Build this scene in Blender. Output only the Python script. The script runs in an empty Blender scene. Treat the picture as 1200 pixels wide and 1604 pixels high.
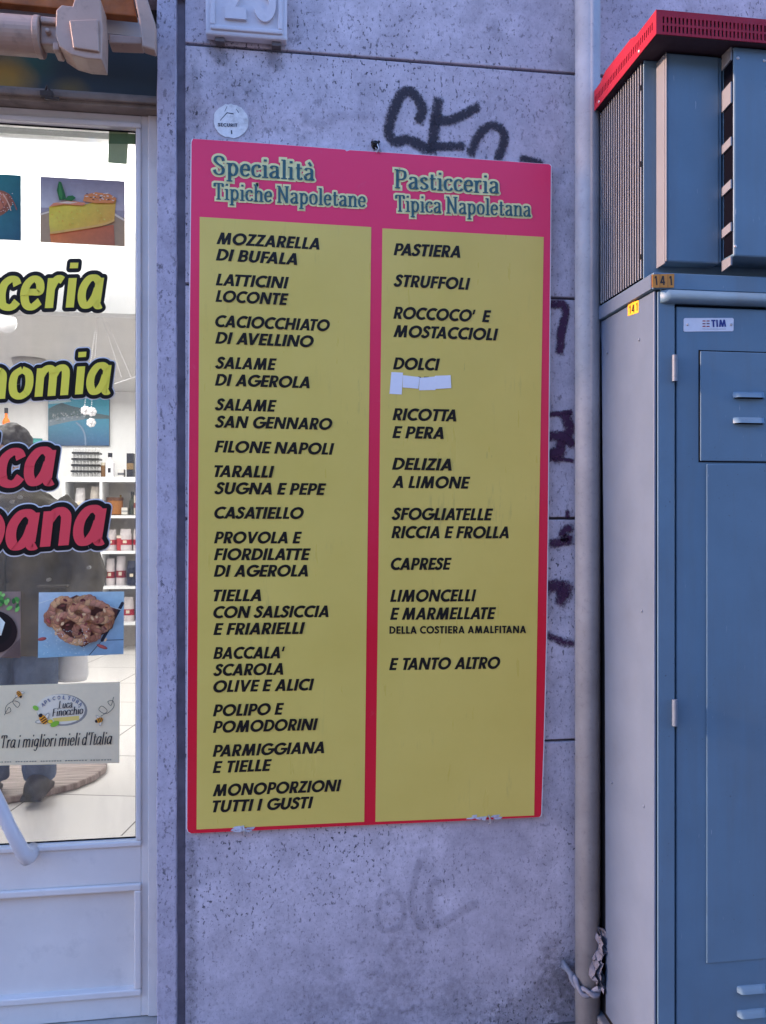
import bpy, bmesh, math, random
from mathutils import Vector, Matrix
R = math.radians
random.seed(7)
S = bpy.context.scene
# ------------------------------------------------------------------ camera
F, CX, CY = 1250.0, 600.0, 802.0
YAW = R(7.8)
CAM = Vector((0.0, -2.1, 1.5))
cd = bpy.data.cameras.new('camera'); co = bpy.data.objects.new('camera', cd)
S.collection.objects.link(co); S.camera = co
co.location = CAM; co.rotation_euler = (R(90), 0, -YAW)
cd.sensor_fit = 'VERTICAL'; cd.sensor_height = 36; cd.lens = 36 * F / 1604
cd.clip_start = 0.05; cd.clip_end = 500
# ------------------------------------------------------------------ sky and sun
SUN_EL, SUN_AZ = R(18), R(-83)          # low warm sun along the street from the left
W = bpy.data.worlds.new('World'); S.world = W; W.use_nodes = True
wn = W.node_tree.nodes; wl = W.node_tree.links
bg = wn['Background']; bg.inputs[1].default_value = 0.15
sk = wn.new('ShaderNodeTexSky'); sk.sky_type = 'NISHITA'; sk.sun_disc = False
sk.sun_elevation = SUN_EL; sk.sun_rotation = R(-90.4); sk.dust_density = 0.3; sk.ozone_density = 5.0
skm = wn.new('ShaderNodeMix'); skm.data_type = 'RGBA'; skm.blend_type = 'MULTIPLY'; skm.inputs[0].default_value = 1
skm.inputs[7].default_value = (1.14, .98, 1.03, 1)      # hazy violet dusk tint
wl.new(sk.outputs[0], skm.inputs[6]); wl.new(skm.outputs[2], bg.inputs[0])
sd = bpy.data.lights.new('sun', 'SUN'); so = bpy.data.objects.new('sun', sd); S.collection.objects.link(so)
sd.energy = 2.0; sd.angle = R(4.5); sd.color = (1, .64, .45)
sdir = Vector((-math.cos(SUN_EL) * math.cos(R(.4)), -math.cos(SUN_EL) * math.sin(R(.4)), math.sin(SUN_EL)))
so.rotation_euler = sdir.to_track_quat('Z', 'Y').to_euler(); so.location = (-6, -3, 6)
S.view_settings.view_transform = 'Standard'; S.view_settings.look = 'None'
S.view_settings.exposure = 2.45; S.view_settings.gamma = 1; S.view_settings.use_curve_mapping = False
# the shop's own lighting plus one added lamp
def area(name, loc, sx, sy, e, rot=(0, 0, 0), col=(1, .96, .93)):
    l = bpy.data.lights.new(name, 'AREA'); l.shape = 'RECTANGLE'; l.size = sx; l.size_y = sy; l.energy = e; l.color = col
    o = bpy.data.objects.new(name, l); S.collection.objects.link(o); o.location = loc; o.rotation_euler = rot
    return o
area('shop_ceiling_light', (-1.9, 2.4, 2.62), 1.6, 2.6, 17)
area('shop_back_light', (-1.9, 4.9, 2.62), 1.8, 1.6, 11)
area('added_bulkhead_light', (-.75, .34, 2.66), .9, .18, 3.6)  # unseen lamp added to brighten the front of the bulkhead

# ------------------------------------------------------------------ helpers
def s2l(c):
    c /= 255.0
    return c / 12.92 if c <= .04045 else ((c + .055) / 1.055) ** 2.4
def rgb(r, g, b): return (s2l(r), s2l(g), s2l(b), 1)
def ray(u, v):
    dx, dz = u - CX, CY - v
    return Vector((math.sin(YAW) * F + math.cos(YAW) * dx, math.cos(YAW) * F - math.sin(YAW) * dx, dz))
def P(u, v, Y):
    d = ray(u, v); return CAM + d * ((Y - CAM.y) / d.y)
def PX(u, v, X):
    d = ray(u, v); return CAM + d * ((X - CAM.x) / d.x)
def PZ(u, v, Z):
    d = ray(u, v); return CAM + d * ((Z - CAM.z) / d.z)
def pxs(p):                                   # metres per pixel of the photograph at a point
    d = p - CAM
    return (d.x * math.sin(YAW) + d.y * math.cos(YAW)) / F

def worldloc(o):
    v = Vector((0, 0, 0))
    while o: v = v + o.location; o = o.parent
    return v
def tag(o, label=None, cat=None, group=None, kind=None):
    if label: o['label'] = label
    if cat: o['category'] = cat
    if group: o['group'] = group
    if kind: o['kind'] = kind
    return o
def thing(name, loc, label, cat, group=None):
    o = bpy.data.objects.new(name, None); S.collection.objects.link(o); o.location = Vector(loc)
    o.empty_display_size = .05
    return tag(o, label, cat, group)

class MB:
    def __init__(s): s.v = []; s.f = []; s.c = []
    def add(s, vs, fs, cols=None):
        n = len(s.v); s.v += [tuple(x) for x in vs]; s.f += [tuple(i + n for i in f) for f in fs]
        s.c += (cols if cols else [(1, 1, 1, 1)] * len(vs))
        return s
    def box(s, x0, y0, z0, x1, y1, z1, c=None):
        x0, x1 = sorted((x0, x1)); y0, y1 = sorted((y0, y1)); z0, z1 = sorted((z0, z1))
        vs = [(x, y, z) for z in (z0, z1) for y in (y0, y1) for x in (x0, x1)]
        return s.add(vs, [(0, 2, 3, 1), (4, 5, 7, 6), (0, 1, 5, 4), (2, 6, 7, 3), (0, 4, 6, 2), (1, 3, 7, 5)], [c] * 8 if c else None)
    def prism(s, pts, y0, y1, c=None):        # polygon of (x, z), extruded along y (y0 = front)
        a = sum(p[0] * q[1] - q[0] * p[1] for p, q in zip(pts, pts[1:] + pts[:1]))
        if a < 0: pts = pts[::-1]
        n = len(pts)
        vs = [(p[0], y0, p[1]) for p in pts] + [(p[0], y1, p[1]) for p in pts]
        fs = [tuple(range(n)), tuple(range(2 * n - 1, n - 1, -1))]
        fs += [(i, i + n, (i + 1) % n + n, (i + 1) % n) for i in range(n)]
        return s.add(vs, fs, [c] * (2 * n) if c else None)
    def flat(s, pts, c=None):                 # polygon of 3-D points
        return s.add(pts, [tuple(range(len(pts)))], [c] * len(pts) if c else None)
    def tube(s, path, r, n=16, caps=True, c=None):
        path = [Vector(p) for p in path]; rs = r if isinstance(r, (list, tuple)) else [r] * len(path)
        vs = []; fs = []; ref = None
        for i, p in enumerate(path):
            t = (path[min(i + 1, len(path) - 1)] - path[max(i - 1, 0)]).normalized()
            if ref is None: ref = Vector((0, 0, 1)) if abs(t.z) < .9 else Vector((0, 1, 0))
            a = (ref - t * ref.dot(t)).normalized(); b = t.cross(a); ref = a
            for k in range(n):
                w = 2 * math.pi * k / n
                vs.append(p + (a * math.cos(w) + b * math.sin(w)) * rs[i])
        for i in range(len(path) - 1):
            for k in range(n):
                fs.append((i * n + k, i * n + (k + 1) % n, (i + 1) * n + (k + 1) % n, (i + 1) * n + k))
        if caps: fs += [tuple(range(n - 1, -1, -1)), tuple(range((len(path) - 1) * n, len(path) * n))]
        return s.add(vs, fs, [c] * len(vs) if c else None)
    def rings(s, rings, n=24, c=None):        # list of (x, y, z, rx, ry) stacked ellipses
        vs = []; fs = []
        for (x, y, z, rx, ry) in rings:
            for k in range(n):
                w = 2 * math.pi * k / n; vs.append((x + rx * math.cos(w), y + ry * math.sin(w), z))
        for i in range(len(rings) - 1):
            for k in range(n):
                fs.append((i * n + k, i * n + (k + 1) % n, (i + 1) * n + (k + 1) % n, (i + 1) * n + k))
        fs += [tuple(range(n - 1, -1, -1)), tuple(range((len(rings) - 1) * n, len(rings) * n))]
        return s.add(vs, fs, [c] * len(vs) if c else None)
    def ball(s, p, rx, ry=None, rz=None, n=16, m=10, c=None):
        ry = ry or rx; rz = rz or rx
        return s.rings([(p[0], p[1], p[2] - rz * math.cos(math.pi * (i + .02) / (m + .04)), rx * math.sin(math.pi * (i + .15) / (m + .3)), ry * math.sin(math.pi * (i + .15) / (m + .3))) for i in range(m + 1)], n, c)
    def build(s, name, mat, parent=None, bevel=0, seg=2, smooth=False, col=False, base=None):
        me = bpy.data.meshes.new(name); me.from_pydata(s.v, [], s.f)
        if col:
            at = me.color_attributes.new('Col', 'FLOAT_COLOR', 'POINT')
            for i, c in enumerate(s.c): at.data[i].color = c
        me.materials.append(mat)
        o = bpy.data.objects.new(name, me); S.collection.objects.link(o)
        if parent is not None:
            o.parent = parent; me.transform(Matrix.Translation(-worldloc(parent)))
        else:
            if base is None:
                xs = [v[0] for v in s.v]; ys = [v[1] for v in s.v]; zs = [v[2] for v in s.v]
                base = ((min(xs) + max(xs)) / 2, (min(ys) + max(ys)) / 2, min(zs))
            o.location = base; me.transform(Matrix.Translation(-Vector(base)))
        if smooth:
            for p in me.polygons: p.use_smooth = True
        if bevel:
            m = o.modifiers.new('bevel', 'BEVEL'); m.width = bevel; m.segments = seg; m.limit_method = 'ANGLE'; m.angle_limit = R(40)
            m.harden_normals = False
        me.update()
        return o

# ------------------------------------------------------------------ materials
def newmat(name):
    m = bpy.data.materials.new(name); m.use_nodes = True
    nt = m.node_tree; return m, nt, nt.nodes['Principled BSDF']
def nd(nt, t, **k):
    n = nt.nodes.new(t)
    for a, b in k.items(): setattr(n, a, b)
    return n
def coords(nt, scale=(1, 1, 1)):
    c = nd(nt, 'ShaderNodeTexCoord'); mp = nd(nt, 'ShaderNodeMapping'); mp.inputs['Scale'].default_value = scale
    nt.links.new(c.outputs['Object'], mp.inputs['Vector']); return mp.outputs[0]
def noise(nt, vec, scale, detail=4, rough=.55):
    n = nd(nt, 'ShaderNodeTexNoise'); n.inputs['Scale'].default_value = scale; n.inputs['Detail'].default_value = detail
    n.inputs['Roughness'].default_value = rough; nt.links.new(vec, n.inputs['Vector']); return n.outputs['Fac']
def ramp(nt, fac, a, b, ca=(0, 0, 0, 1), cb=(1, 1, 1, 1)):
    n = nd(nt, 'ShaderNodeValToRGB'); e = n.color_ramp.elements
    e[0].position = a; e[1].position = b; e[0].color = ca; e[1].color = cb
    nt.links.new(fac, n.inputs[0]); return n.outputs[0]
def mix(nt, fac, a, b, mode='MIX'):
    n = nd(nt, 'ShaderNodeMix', data_type='RGBA', blend_type=mode)
    for s, x in ((0, fac), (6, a), (7, b)):
        if isinstance(x, (int, float)): n.inputs[s].default_value = x
        elif isinstance(x, tuple): n.inputs[s].default_value = x
        else: nt.links.new(x, n.inputs[s])
    return n.outputs[2]
def mul(nt, a, b):
    n = nd(nt, 'ShaderNodeMath', operation='MULTIPLY')
    for s, x in ((0, a), (1, b)):
        if isinstance(x, (int, float)): n.inputs[s].default_value = x
        else: nt.links.new(x, n.inputs[s])
    return n.outputs[0]
def bump(nt, bs, h, st, dist=.002):
    b = nd(nt, 'ShaderNodeBump'); b.inputs['Strength'].default_value = st; b.inputs['Distance'].default_value = dist
    nt.links.new(h, b.inputs['Height']); nt.links.new(b.outputs[0], bs.inputs['Normal'])
def mat(name, c, rough=.5, metal=0, var=.12, scale=6, dirt=.0, dirtc=(.05, .045, .045, 1), bst=0, bsc=300, spec=.5, dsc=18):
    m, nt, bs = newmat(name)
    v = coords(nt)
    c = tuple(c[:3]) + (1,)
    lo = tuple(x * (1 - var) for x in c[:3]) + (1,); hi = tuple(min(1, x * (1 + var)) for x in c[:3]) + (1,)
    col = ramp(nt, noise(nt, v, scale, 6, .6), .3, .7, lo, hi)
    if dirt:
        d = ramp(nt, noise(nt, v, dsc, 8, .7), .55, .75)
        col = mix(nt, mul(nt, d, dirt), col, dirtc)
    nt.links.new(col, bs.inputs['Base Color'])
    rr = ramp(nt, noise(nt, v, scale * 3, 4), .3, .7, (rough * .85,) * 3 + (1,), (min(1, rough * 1.15),) * 3 + (1,))
    nt.links.new(rr, bs.inputs['Roughness'])
    bs.inputs['Metallic'].default_value = metal; bs.inputs['Specular IOR Level'].default_value = spec
    if bst: bump(nt, bs, noise(nt, v, bsc, 3), bst)
    return m
def stone(name, c1, c2, pit=.9, base_bst=.35, cl=2.3):
    m, nt, bs = newmat(name); v = coords(nt); vs = coords(nt, (1, 1, .62))
    n1 = noise(nt, v, 2.6, 8, .62); n2 = noise(nt, v, 14, 8, .7)
    col = ramp(nt, n1, .32, .68, c1, c2)
    col = mix(nt, mul(nt, ramp(nt, n2, .42, .66), .46), col, tuple(x * .55 for x in c1[:3]) + (1,))
    # pale repairs of scraped plaster
    col = mix(nt, mul(nt, ramp(nt, noise(nt, v, 5.5, 5, .6), .56, .66), .35), col, tuple(min(.8, x * 1.25) for x in c2[:3]) + (1,))
    col = mix(nt, mul(nt, ramp(nt, noise(nt, v, 75, 6, .75), .42, .62), .28), col, tuple(x * .6 for x in c1[:3]) + (1,))
    clus = ramp(nt, noise(nt, v, cl, 4, .65), .36, .64)
    p1 = ramp(nt, noise(nt, vs, 120, 3, .6), .585, .625)
    p2 = ramp(nt, noise(nt, vs, 42, 4, .68), .615, .66)
    clus2 = ramp(nt, noise(nt, v, 1.7, 3, .6), .46, .66)
    p3 = ramp(nt, noise(nt, coords(nt, (1, 1, .5)), 230, 3, .6), .60, .66)
    col = mix(nt, mul(nt, p3, .45), col, (.14, .125, .14, 1))
    blot = mul(nt, ramp(nt, noise(nt, v, 9, 9, .75), .56, .70), ramp(nt, noise(nt, v, 1.3, 4), .45, .62))
    col = mix(nt, mul(nt, blot, .45), col, (.17, .16, .19, 1))
    pits = nd(nt, 'ShaderNodeMath', operation='MAXIMUM')
    nt.links.new(mul(nt, p1, clus), pits.inputs[0]); nt.links.new(mul(nt, p2, clus2), pits.inputs[1])
    col = mix(nt, mul(nt, pits.outputs[0], pit), col, (.035, .032, .04, 1))
    nt.links.new(col, bs.inputs['Base Color']); bs.inputs['Roughness'].default_value = .85
    bs.inputs['Specular IOR Level'].default_value = .25
    h = nd(nt, 'ShaderNodeMath', operation='SUBTRACT'); nt.links.new(mul(nt, noise(nt, v, 60, 6, .7), .6), h.inputs[0]); nt.links.new(pits.outputs[0], h.inputs[1])
    bump(nt, bs, h.outputs[0], base_bst, .003)
    return m
def printmat(name, rough=.35, spec=.5, tex=.06, sc=60, thru=0):
    m, nt, bs = newmat(name); v = coords(nt)
    a = nd(nt, 'ShaderNodeAttribute', attribute_name='Col')
    n = ramp(nt, noise(nt, v, sc, 5, .7), .25, .75, (1 - tex * 2,) * 3 + (1,), (1, 1, 1, 1))
    col = mix(nt, 1.0, a.outputs['Color'], n, 'MULTIPLY')
    nt.links.new(col, bs.inputs['Base Color']); bs.inputs['Roughness'].default_value = rough; bs.inputs['Specular IOR Level'].default_value = spec
    if thru: translucent(nt, bs, col, thru)
    return m
def translucent(nt, bs, col, f):          # thin vinyl and paper on the glass let the shop light through
    t = nd(nt, 'ShaderNodeBsdfTranslucent'); mx = nd(nt, 'ShaderNodeMixShader'); mx.inputs[0].default_value = f
    if isinstance(col, tuple): t.inputs[0].default_value = col
    else: nt.links.new(col, t.inputs[0])
    nt.links.new(bs.outputs[0], mx.inputs[1]); nt.links.new(t.outputs[0], mx.inputs[2]); nt.links.new(mx.outputs[0], nt.nodes['Material Output'].inputs[0])
def spraymat(name, c, sc=160, lo=.35):
    m, nt, bs = newmat(name); v = coords(nt)
    a = nd(nt, 'ShaderNodeAttribute', attribute_name='Col')
    n = noise(nt, v, sc, 4, .7); n2 = noise(nt, v, 25, 4, .7)
    add = nd(nt, 'ShaderNodeMath', operation='ADD'); nt.links.new(a.outputs['Fac'], add.inputs[0]); nt.links.new(mul(nt, n, 1.7), add.inputs[1])
    add2 = nd(nt, 'ShaderNodeMath', operation='ADD'); nt.links.new(add.outputs[0], add2.inputs[0]); nt.links.new(mul(nt, n2, .5), add2.inputs[1])
    f = ramp(nt, add2.outputs[0], .0, 1.0); nt.nodes[-1].name
    rp = f.node; rp.color_ramp.elements[0].position = .80; rp.color_ramp.elements[1].position = 1.0
    sc_ = nd(nt, 'ShaderNodeMapRange'); sc_.inputs[1].default_value = 1.32; sc_.inputs[2].default_value = 1.92; sc_.inputs[3].default_value = 0; sc_.inputs[4].default_value = lo
    nt.links.new(add2.outputs[0], sc_.inputs[0])
    gate = ramp(nt, a.outputs['Fac'], .01, .12)
    fac = mul(nt, sc_.outputs[0], gate)
    bs.inputs['Base Color'].default_value = tuple(c[:3]) + (1,); bs.inputs['Roughness'].default_value = .8
    tr = nd(nt, 'ShaderNodeBsdfTransparent'); mx = nd(nt, 'ShaderNodeMixShader'); out = nt.nodes['Material Output']
    nt.links.new(fac, mx.inputs[0]); nt.links.new(tr.outputs[0], mx.inputs[1]); nt.links.new(bs.outputs[0], mx.inputs[2]); nt.links.new(mx.outputs[0], out.inputs[0])
    return m
def glassmat(name):
    m, nt, bs = newmat(name); out = nt.nodes['Material Output']
    tr = nd(nt, 'ShaderNodeBsdfTransparent'); tr.inputs[0].default_value = (.93, .95, .95, 1)
    gl = nd(nt, 'ShaderNodeBsdfGlossy'); gl.inputs['Roughness'].default_value = .015
    fr = nd(nt, 'ShaderNodeFresnel'); fr.inputs[0].default_value = 1.5
    mx = nd(nt, 'ShaderNodeMixShader'); nt.links.new(fr.outputs[0], mx.inputs[0]); nt.links.new(tr.outputs[0], mx.inputs[1]); nt.links.new(gl.outputs[0], mx.inputs[2])
    du = nd(nt, 'ShaderNodeBsdfDiffuse'); du.inputs[0].default_value = (.7, .68, .66, 1); m2 = nd(nt, 'ShaderNodeMixShader')    # film of dust and wiping smears
    nt.links.new(mul(nt, ramp(nt, noise(nt, coords(nt, (1, 1, .35)), 7, 7, .7), .42, .75), .09), m2.inputs[0])
    nt.links.new(mx.outputs[0], m2.inputs[1]); nt.links.new(du.outputs[0], m2.inputs[2]); nt.links.new(m2.outputs[0], out.inputs[0]); return m

def worn(name, c):
    m = mat(name, c, .45, var=.10, scale=5, bst=.12, bsc=900, spec=.4); nt = m.node_tree; bs = nt.nodes['Principled BSDF']
    old = bs.inputs['Base Color'].links[0].from_socket; v = coords(nt); vv = coords(nt, (1, 1, .12)); vd = coords(nt, (9, 9, .8))
    col = mix(nt, mul(nt, ramp(nt, noise(nt, vd, 2.2, 5, .6), .45, .75), .36), old, (.10, .12, .14, 1))        # dried runs
    scr = mul(nt, ramp(nt, noise(nt, vv, 210, 2, .5), .70, .73), ramp(nt, noise(nt, v, 6, 3), .55, .65))
    col = mix(nt, mul(nt, scr, .6), col, (.38, .40, .44, 1))                                                    # fine scratches
    chip = mul(nt, ramp(nt, noise(nt, v, 150, 3, .6), .70, .72), ramp(nt, noise(nt, v, 4, 3), .52, .62))
    col = mix(nt, mul(nt, chip, .7), col, (.05, .05, .06, 1))
    nt.links.new(col, bs.inputs['Base Color']); return m
M = {}
M['wall'] = stone('wall_stone', (.48, .425, .475, 1), (.64, .575, .625, 1))
M['jamb'] = stone('jamb_stone', (.44, .40, .47, 1), (.54, .49, .56, 1), pit=.85, cl=5)
M['dark'] = mat('dark_gap', (.012, .012, .014), .9, spec=.05)
M['plate_stone'] = mat('marble', (.58, .55, .58), .6, var=.1, scale=9, dirt=.25, bst=.3, bsc=120)
M['door'] = mat('door_paint', (.70, .66, .62), .38, var=.07, scale=5, dirt=.3, dirtc=(.28, .27, .27, 1), dsc=11)
M['rail'] = mat('grimy_rail', (.24, .19, .15), .5, var=.3, scale=12, dirt=.5)
M['awning'] = mat('awning_enamel', (.40, .27, .20), .45, var=.12, scale=10, dirt=.45, dsc=30)
M['awnwhite'] = mat('awning_fabric', (.50, .47, .47), .8, var=.05)
M['awnbrown'] = mat('awning_brown', (.28, .085, .02), .8, var=.3, scale=25)
M['glass'] = glassmat('window_glass')
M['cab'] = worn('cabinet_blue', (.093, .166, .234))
M['cabside'] = mat('cabinet_lit_side', (.080, .112, .172), .45, var=.08, scale=4, dirt=.12, dsc=9, bst=.1, bsc=900)  # greyer than the blue front: warm sunlight partly mixed into this paint
M['beige'] = mat('cabinet_lit_edge', (.150, .155, .175), .45, var=.06)  # for left-facing edges; the sun on them is put into the colour
M['red'] = mat('cover_red', (.27, .008, .024), .55, var=.12, scale=15, dirt=.2, spec=.25)
M['fin'] = mat('fin_metal', (.25, .26, .29), .5, .2, var=.1)
M['steel'] = mat('galvanised', (.45, .44, .45), .4, .6, var=.2, scale=30)
M['pipe'] = mat('pipe_paint', (.31, .31, .325), .55, var=.2, scale=7, dirt=.5, dirtc=(.12, .12, .13, 1), dsc=70, bst=.15, bsc=150)
M['cloth'] = mat('rag', (.20, .20, .23), .9, var=.3, scale=30, bst=.6, bsc=60)
M['paper'] = mat('paper', (.78, .78, .80), .8, var=.05, scale=20)
M['black'] = mat('black_print', (.010, .008, .007), .33, var=.1, spec=.28)
M['white'] = mat('white_pvc', (.75, .74, .74), .5, var=.05)
M['print'] = printmat('print', .35)
M['photo'] = printmat('photo_print', .4, .3, .10, 45)
pass
M['leaflet'] = printmat('leaflet_paper', .5, .3, .04, 60)
M['matte'] = printmat('packaging', .6, .3, .08, 60)
M['plaster'] = mat('shop_plaster', (.80, .79, .78), .8, var=.03, bst=.1, bsc=60)
M['ceil'] = mat('shop_ceiling', (.55, .53, .52), .9, var=.05, scale=2)
M['shelf'] = mat('shelf_white', (.8, .8, .8), .5, var=.03)
M['asphalt'] = mat('asphalt', (.05, .05, .052), .9, var=.4, scale=60, bst=.5, bsc=400)
M['pave'] = mat('paving', (.16, .15, .15), .85, var=.25, scale=12, bst=.3, bsc=200)

# ------------------------------------------------------------------ house across the street
hs = thing('street_house', (0, -13.5, 0), 'ochre plastered house with shuttered windows across the street, seen only mirrored in the glass', 'house')
g = MB(); g.box(-30, -17, 0, 24, -13, 7.2); g.build('walls', mat('ochre_plaster', (.42, .33, .26), .9, var=.15, scale=.8), hs)
g = MB(); g.box(-30.2, -17.2, 7.2, 24.2, -12.7, 7.5); g.build('cornice', mat('cornice', (.45, .42, .38), .9), hs)
shut = mat('shutter_green', (.06, .09, .07), .6); hdoor = mat('old_door', (.10, .06, .04), .5)
for fz, fh in ((.9, 1.6), (4.2, 1.8)):
    for k in range(13):
        x = -26 + k * 3.7; g = MB()
        if fz < 1 and k % 3 == 1: g.box(x - .7, -13.02, 0, x + .7, -12.95, 2.6); g.build('house_door', hdoor, hs)
        else: g.box(x - .55, -13.02, fz, x + .55, -12.95, fz + fh); g.build('shutters', shut, hs)
# ------------------------------------------------------------------ lettering
def arc(cx, cy, rx, ry, a0, a1, w, n=None):
    n = n or max(6, int(abs(a1 - a0) / 9)); o = []
    for i in range(n):
        q = []
        for a, k in ((a0 + (a1 - a0) * i / n, 1), (a0 + (a1 - a0) * (i + 1) / n, 1), (a0 + (a1 - a0) * (i + 1) / n, 0), (a0 + (a1 - a0) * i / n, 0)):
            t = R(a); q.append((cx + (rx - (0 if k else w)) * math.cos(t), cy + (ry - (0 if k else w)) * math.sin(t)))
        o.append(q)
    return o
def rect(x0, y0, x1, y1): return [[(x0, y0), (x1, y0), (x1, y1), (x0, y1)]]
def dia(x0, y0, x1, y1, w): return [[(x0 - w / 2, y0), (x0 + w / 2, y0), (x1 + w / 2, y1), (x1 - w / 2, y1)]]
def catmull(pts, n=7):
    p = [pts[0]] + list(pts) + [pts[-1]]; o = []
    for i in range(1, len(p) - 2):
        for k in range(n):
            t = k / n; o.append(tuple(.5 * (2 * p[i][j] + (p[i + 1][j] - p[i - 1][j]) * t + (2 * p[i - 1][j] - 5 * p[i][j] + 4 * p[i + 1][j] - p[i + 2][j]) * t * t + (3 * p[i][j] - p[i - 1][j] - 3 * p[i + 1][j] + p[i + 2][j]) * t ** 3) for j in (0, 1)))
    o.append(tuple(pts[-1])); return o
def ribbon(pts, thick, thin, extra=0, rnd=False):
    pts = [p for i, p in enumerate(pts) if i == 0 or abs(p[0] - pts[i - 1][0]) + abs(p[1] - pts[i - 1][1]) > 1e-6]
    L = []; n = len(pts); q = []
    for i in range(n):
        a = pts[max(i - 1, 0)]; b = pts[min(i + 1, n - 1)]
        tx, ty = b[0] - a[0], b[1] - a[1]; l = math.hypot(tx, ty) or 1; tx /= l; ty /= l
        w = (thin + (thick - thin) * abs(ty) ** 1.3) / 2 + extra
        px, py = pts[i]
        if not rnd and extra and i == 0: px -= tx * extra; py -= ty * extra
        if not rnd and extra and i == n - 1: px += tx * extra; py += ty * extra
        L.append(((px - ty * w, py + tx * w), (px + ty * w, py - tx * w), w))
    for a, b in zip(L, L[1:]): q.append([a[0], a[1], b[1], b[0]])
    if rnd:                                    # even margin round flat stroke ends: corner discs and an end strip
        for i in (0, n - 1):
            a = pts[max(i - 1, 0)]; b = pts[min(i + 1, n - 1)]; l = math.hypot(b[0] - a[0], b[1] - a[1]) or 1
            sg = -1 if i == 0 else 1; tx, ty = sg * (b[0] - a[0]) / l, sg * (b[1] - a[1]) / l; h = L[i][2] - extra
            c1 = (pts[i][0] - ty * h, pts[i][1] + tx * h); c2 = (pts[i][0] + ty * h, pts[i][1] - tx * h)
            e = extra or h
            if extra: q.append([c1, c2, (c2[0] + tx * e, c2[1] + ty * e), (c1[0] + tx * e, c1[1] + ty * e)])
            for c in ((c1, c2) if extra else (pts[i],)): q.append([(c[0] + e * math.cos(k * math.pi / 8), c[1] + e * math.sin(k * math.pi / 8)) for k in range(16)])
    return q
BOLD = {
 'A': (.80, lambda: dia(.1, 0, .40, 1, .205) + dia(.70, 0, .40, 1, .205) + rect(.2, .19, .6, .35)),
 'B': (.63, lambda: rect(0, 0, .2, 1) + rect(.2, .84, .36, 1) + rect(.2, .43, .36, .59) + arc(.36, .72, .23, .28, -90, 90, .165) + rect(.2, 0, .36, .165) + arc(.36, .295, .27, .295, -90, 90, .165)),
 'C': (.76, lambda: arc(.5, .5, .5, .52, 52, 308, .2)),
 'D': (.76, lambda: rect(0, 0, .2, 1) + rect(.2, .83, .3, 1) + rect(.2, 0, .3, .17) + arc(.3, .5, .46, .5, -90, 90, .185)),
 'E': (.52, lambda: rect(0, 0, .2, 1) + rect(.2, .83, .52, 1) + rect(.2, .42, .5, .58) + rect(.2, 0, .52, .17)),
 'F': (.50, lambda: rect(0, 0, .2, 1) + rect(.2, .83, .5, 1) + rect(.2, .42, .48, .58)),
 'G': (.93, lambda: arc(.5, .5, .5, .52, 45, 352, .2) + rect(.52, .4, .99, .56)),
 'H': (.74, lambda: rect(0, 0, .2, 1) + rect(.54, 0, .74, 1) + rect(.2, .42, .54, .59)),
 'I': (.20, lambda: rect(0, 0, .2, 1)),
 'K': (.70, lambda: rect(0, 0, .2, 1) + dia(.22, .45, .58, 1, .25) + dia(.6, 0, .3, .55, .25)),
 'L': (.46, lambda: rect(0, 0, .2, 1) + rect(.2, 0, .46, .17)),
 'M': (.98, lambda: dia(.1, 0, .22, 1, .2) + dia(.49, 0, .24, 1, .2) + dia(.49, 0, .74, 1, .2) + dia(.88, 0, .76, 1, .2)),
 'N': (.80, lambda: rect(0, 0, .19, 1) + rect(.61, 0, .80, 1) + dia(.115, 1, .685, 0, .23)),
 'O': (1.0, lambda: arc(.5, .5, .5, .52, 0, 360, .2)),
 'P': (.60, lambda: rect(0, 0, .2, 1) + rect(.2, .84, .32, 1) + rect(.2, .35, .32, .51) + arc(.32, .675, .28, .325, -90, 90, .17)),
 'R': (.63, lambda: rect(0, 0, .2, 1) + rect(.2, .84, .32, 1) + rect(.2, .37, .32, .53) + arc(.32, .685, .27, .315, -90, 90, .165) + dia(.52, 0, .3, .45, .23)),
 'S': (.56, lambda: ribbon(catmull([(.50, .77), (.42, .88), (.28, .925), (.13, .85), (.13, .68), (.28, .55), (.42, .44), (.46, .27), (.36, .11), (.2, .075), (.08, .13), (.02, .24)]), .185, .19)),
 'T': (.58, lambda: rect(.19, 0, .39, 1) + rect(0, .83, .58, 1)),
 'U': (.70, lambda: rect(0, .34, .2, 1) + rect(.5, .34, .7, 1) + arc(.35, .35, .35, .37, 180, 360, .195)),
 'V': (.80, lambda: dia(.4, 0, .1, 1, .2) + dia(.4, 0, .7, 1, .2)),
 'W': (1.2, lambda: dia(.35, 0, .1, 1, .2) + dia(.35, 0, .6, 1, .2) + dia(.85, 0, .6, 1, .2) + dia(.85, 0, 1.1, 1, .2)),
 'Z': (.62, lambda: rect(.03, .83, .6, 1) + rect(0, 0, .62, .17) + dia(.12, .1, .48, .9, .23)),
 "'": (.14, lambda: dia(.05, .62, .08, 1, .13)),
 '1': (.36, lambda: rect(.16, 0, .36, 1) + dia(.06, .76, .2, 1, .16)),
 '4': (.66, lambda: rect(.4, 0, .58, 1) + rect(0, .2, .66, .36) + dia(.1, .3, .42, 1, .2)),
 '3': (.6, lambda: arc(.28, .73, .28, .28, -80, 150, .17) + arc(.28, .29, .32, .3, -160, 85, .18)),
 '2': (.6, lambda: arc(.3, .7, .3, .31, -30, 165, .18) + dia(.12, .12, .46, .6, .22) + rect(0, 0, .6, .17)),
}
s, l = 's', 'l'
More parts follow.
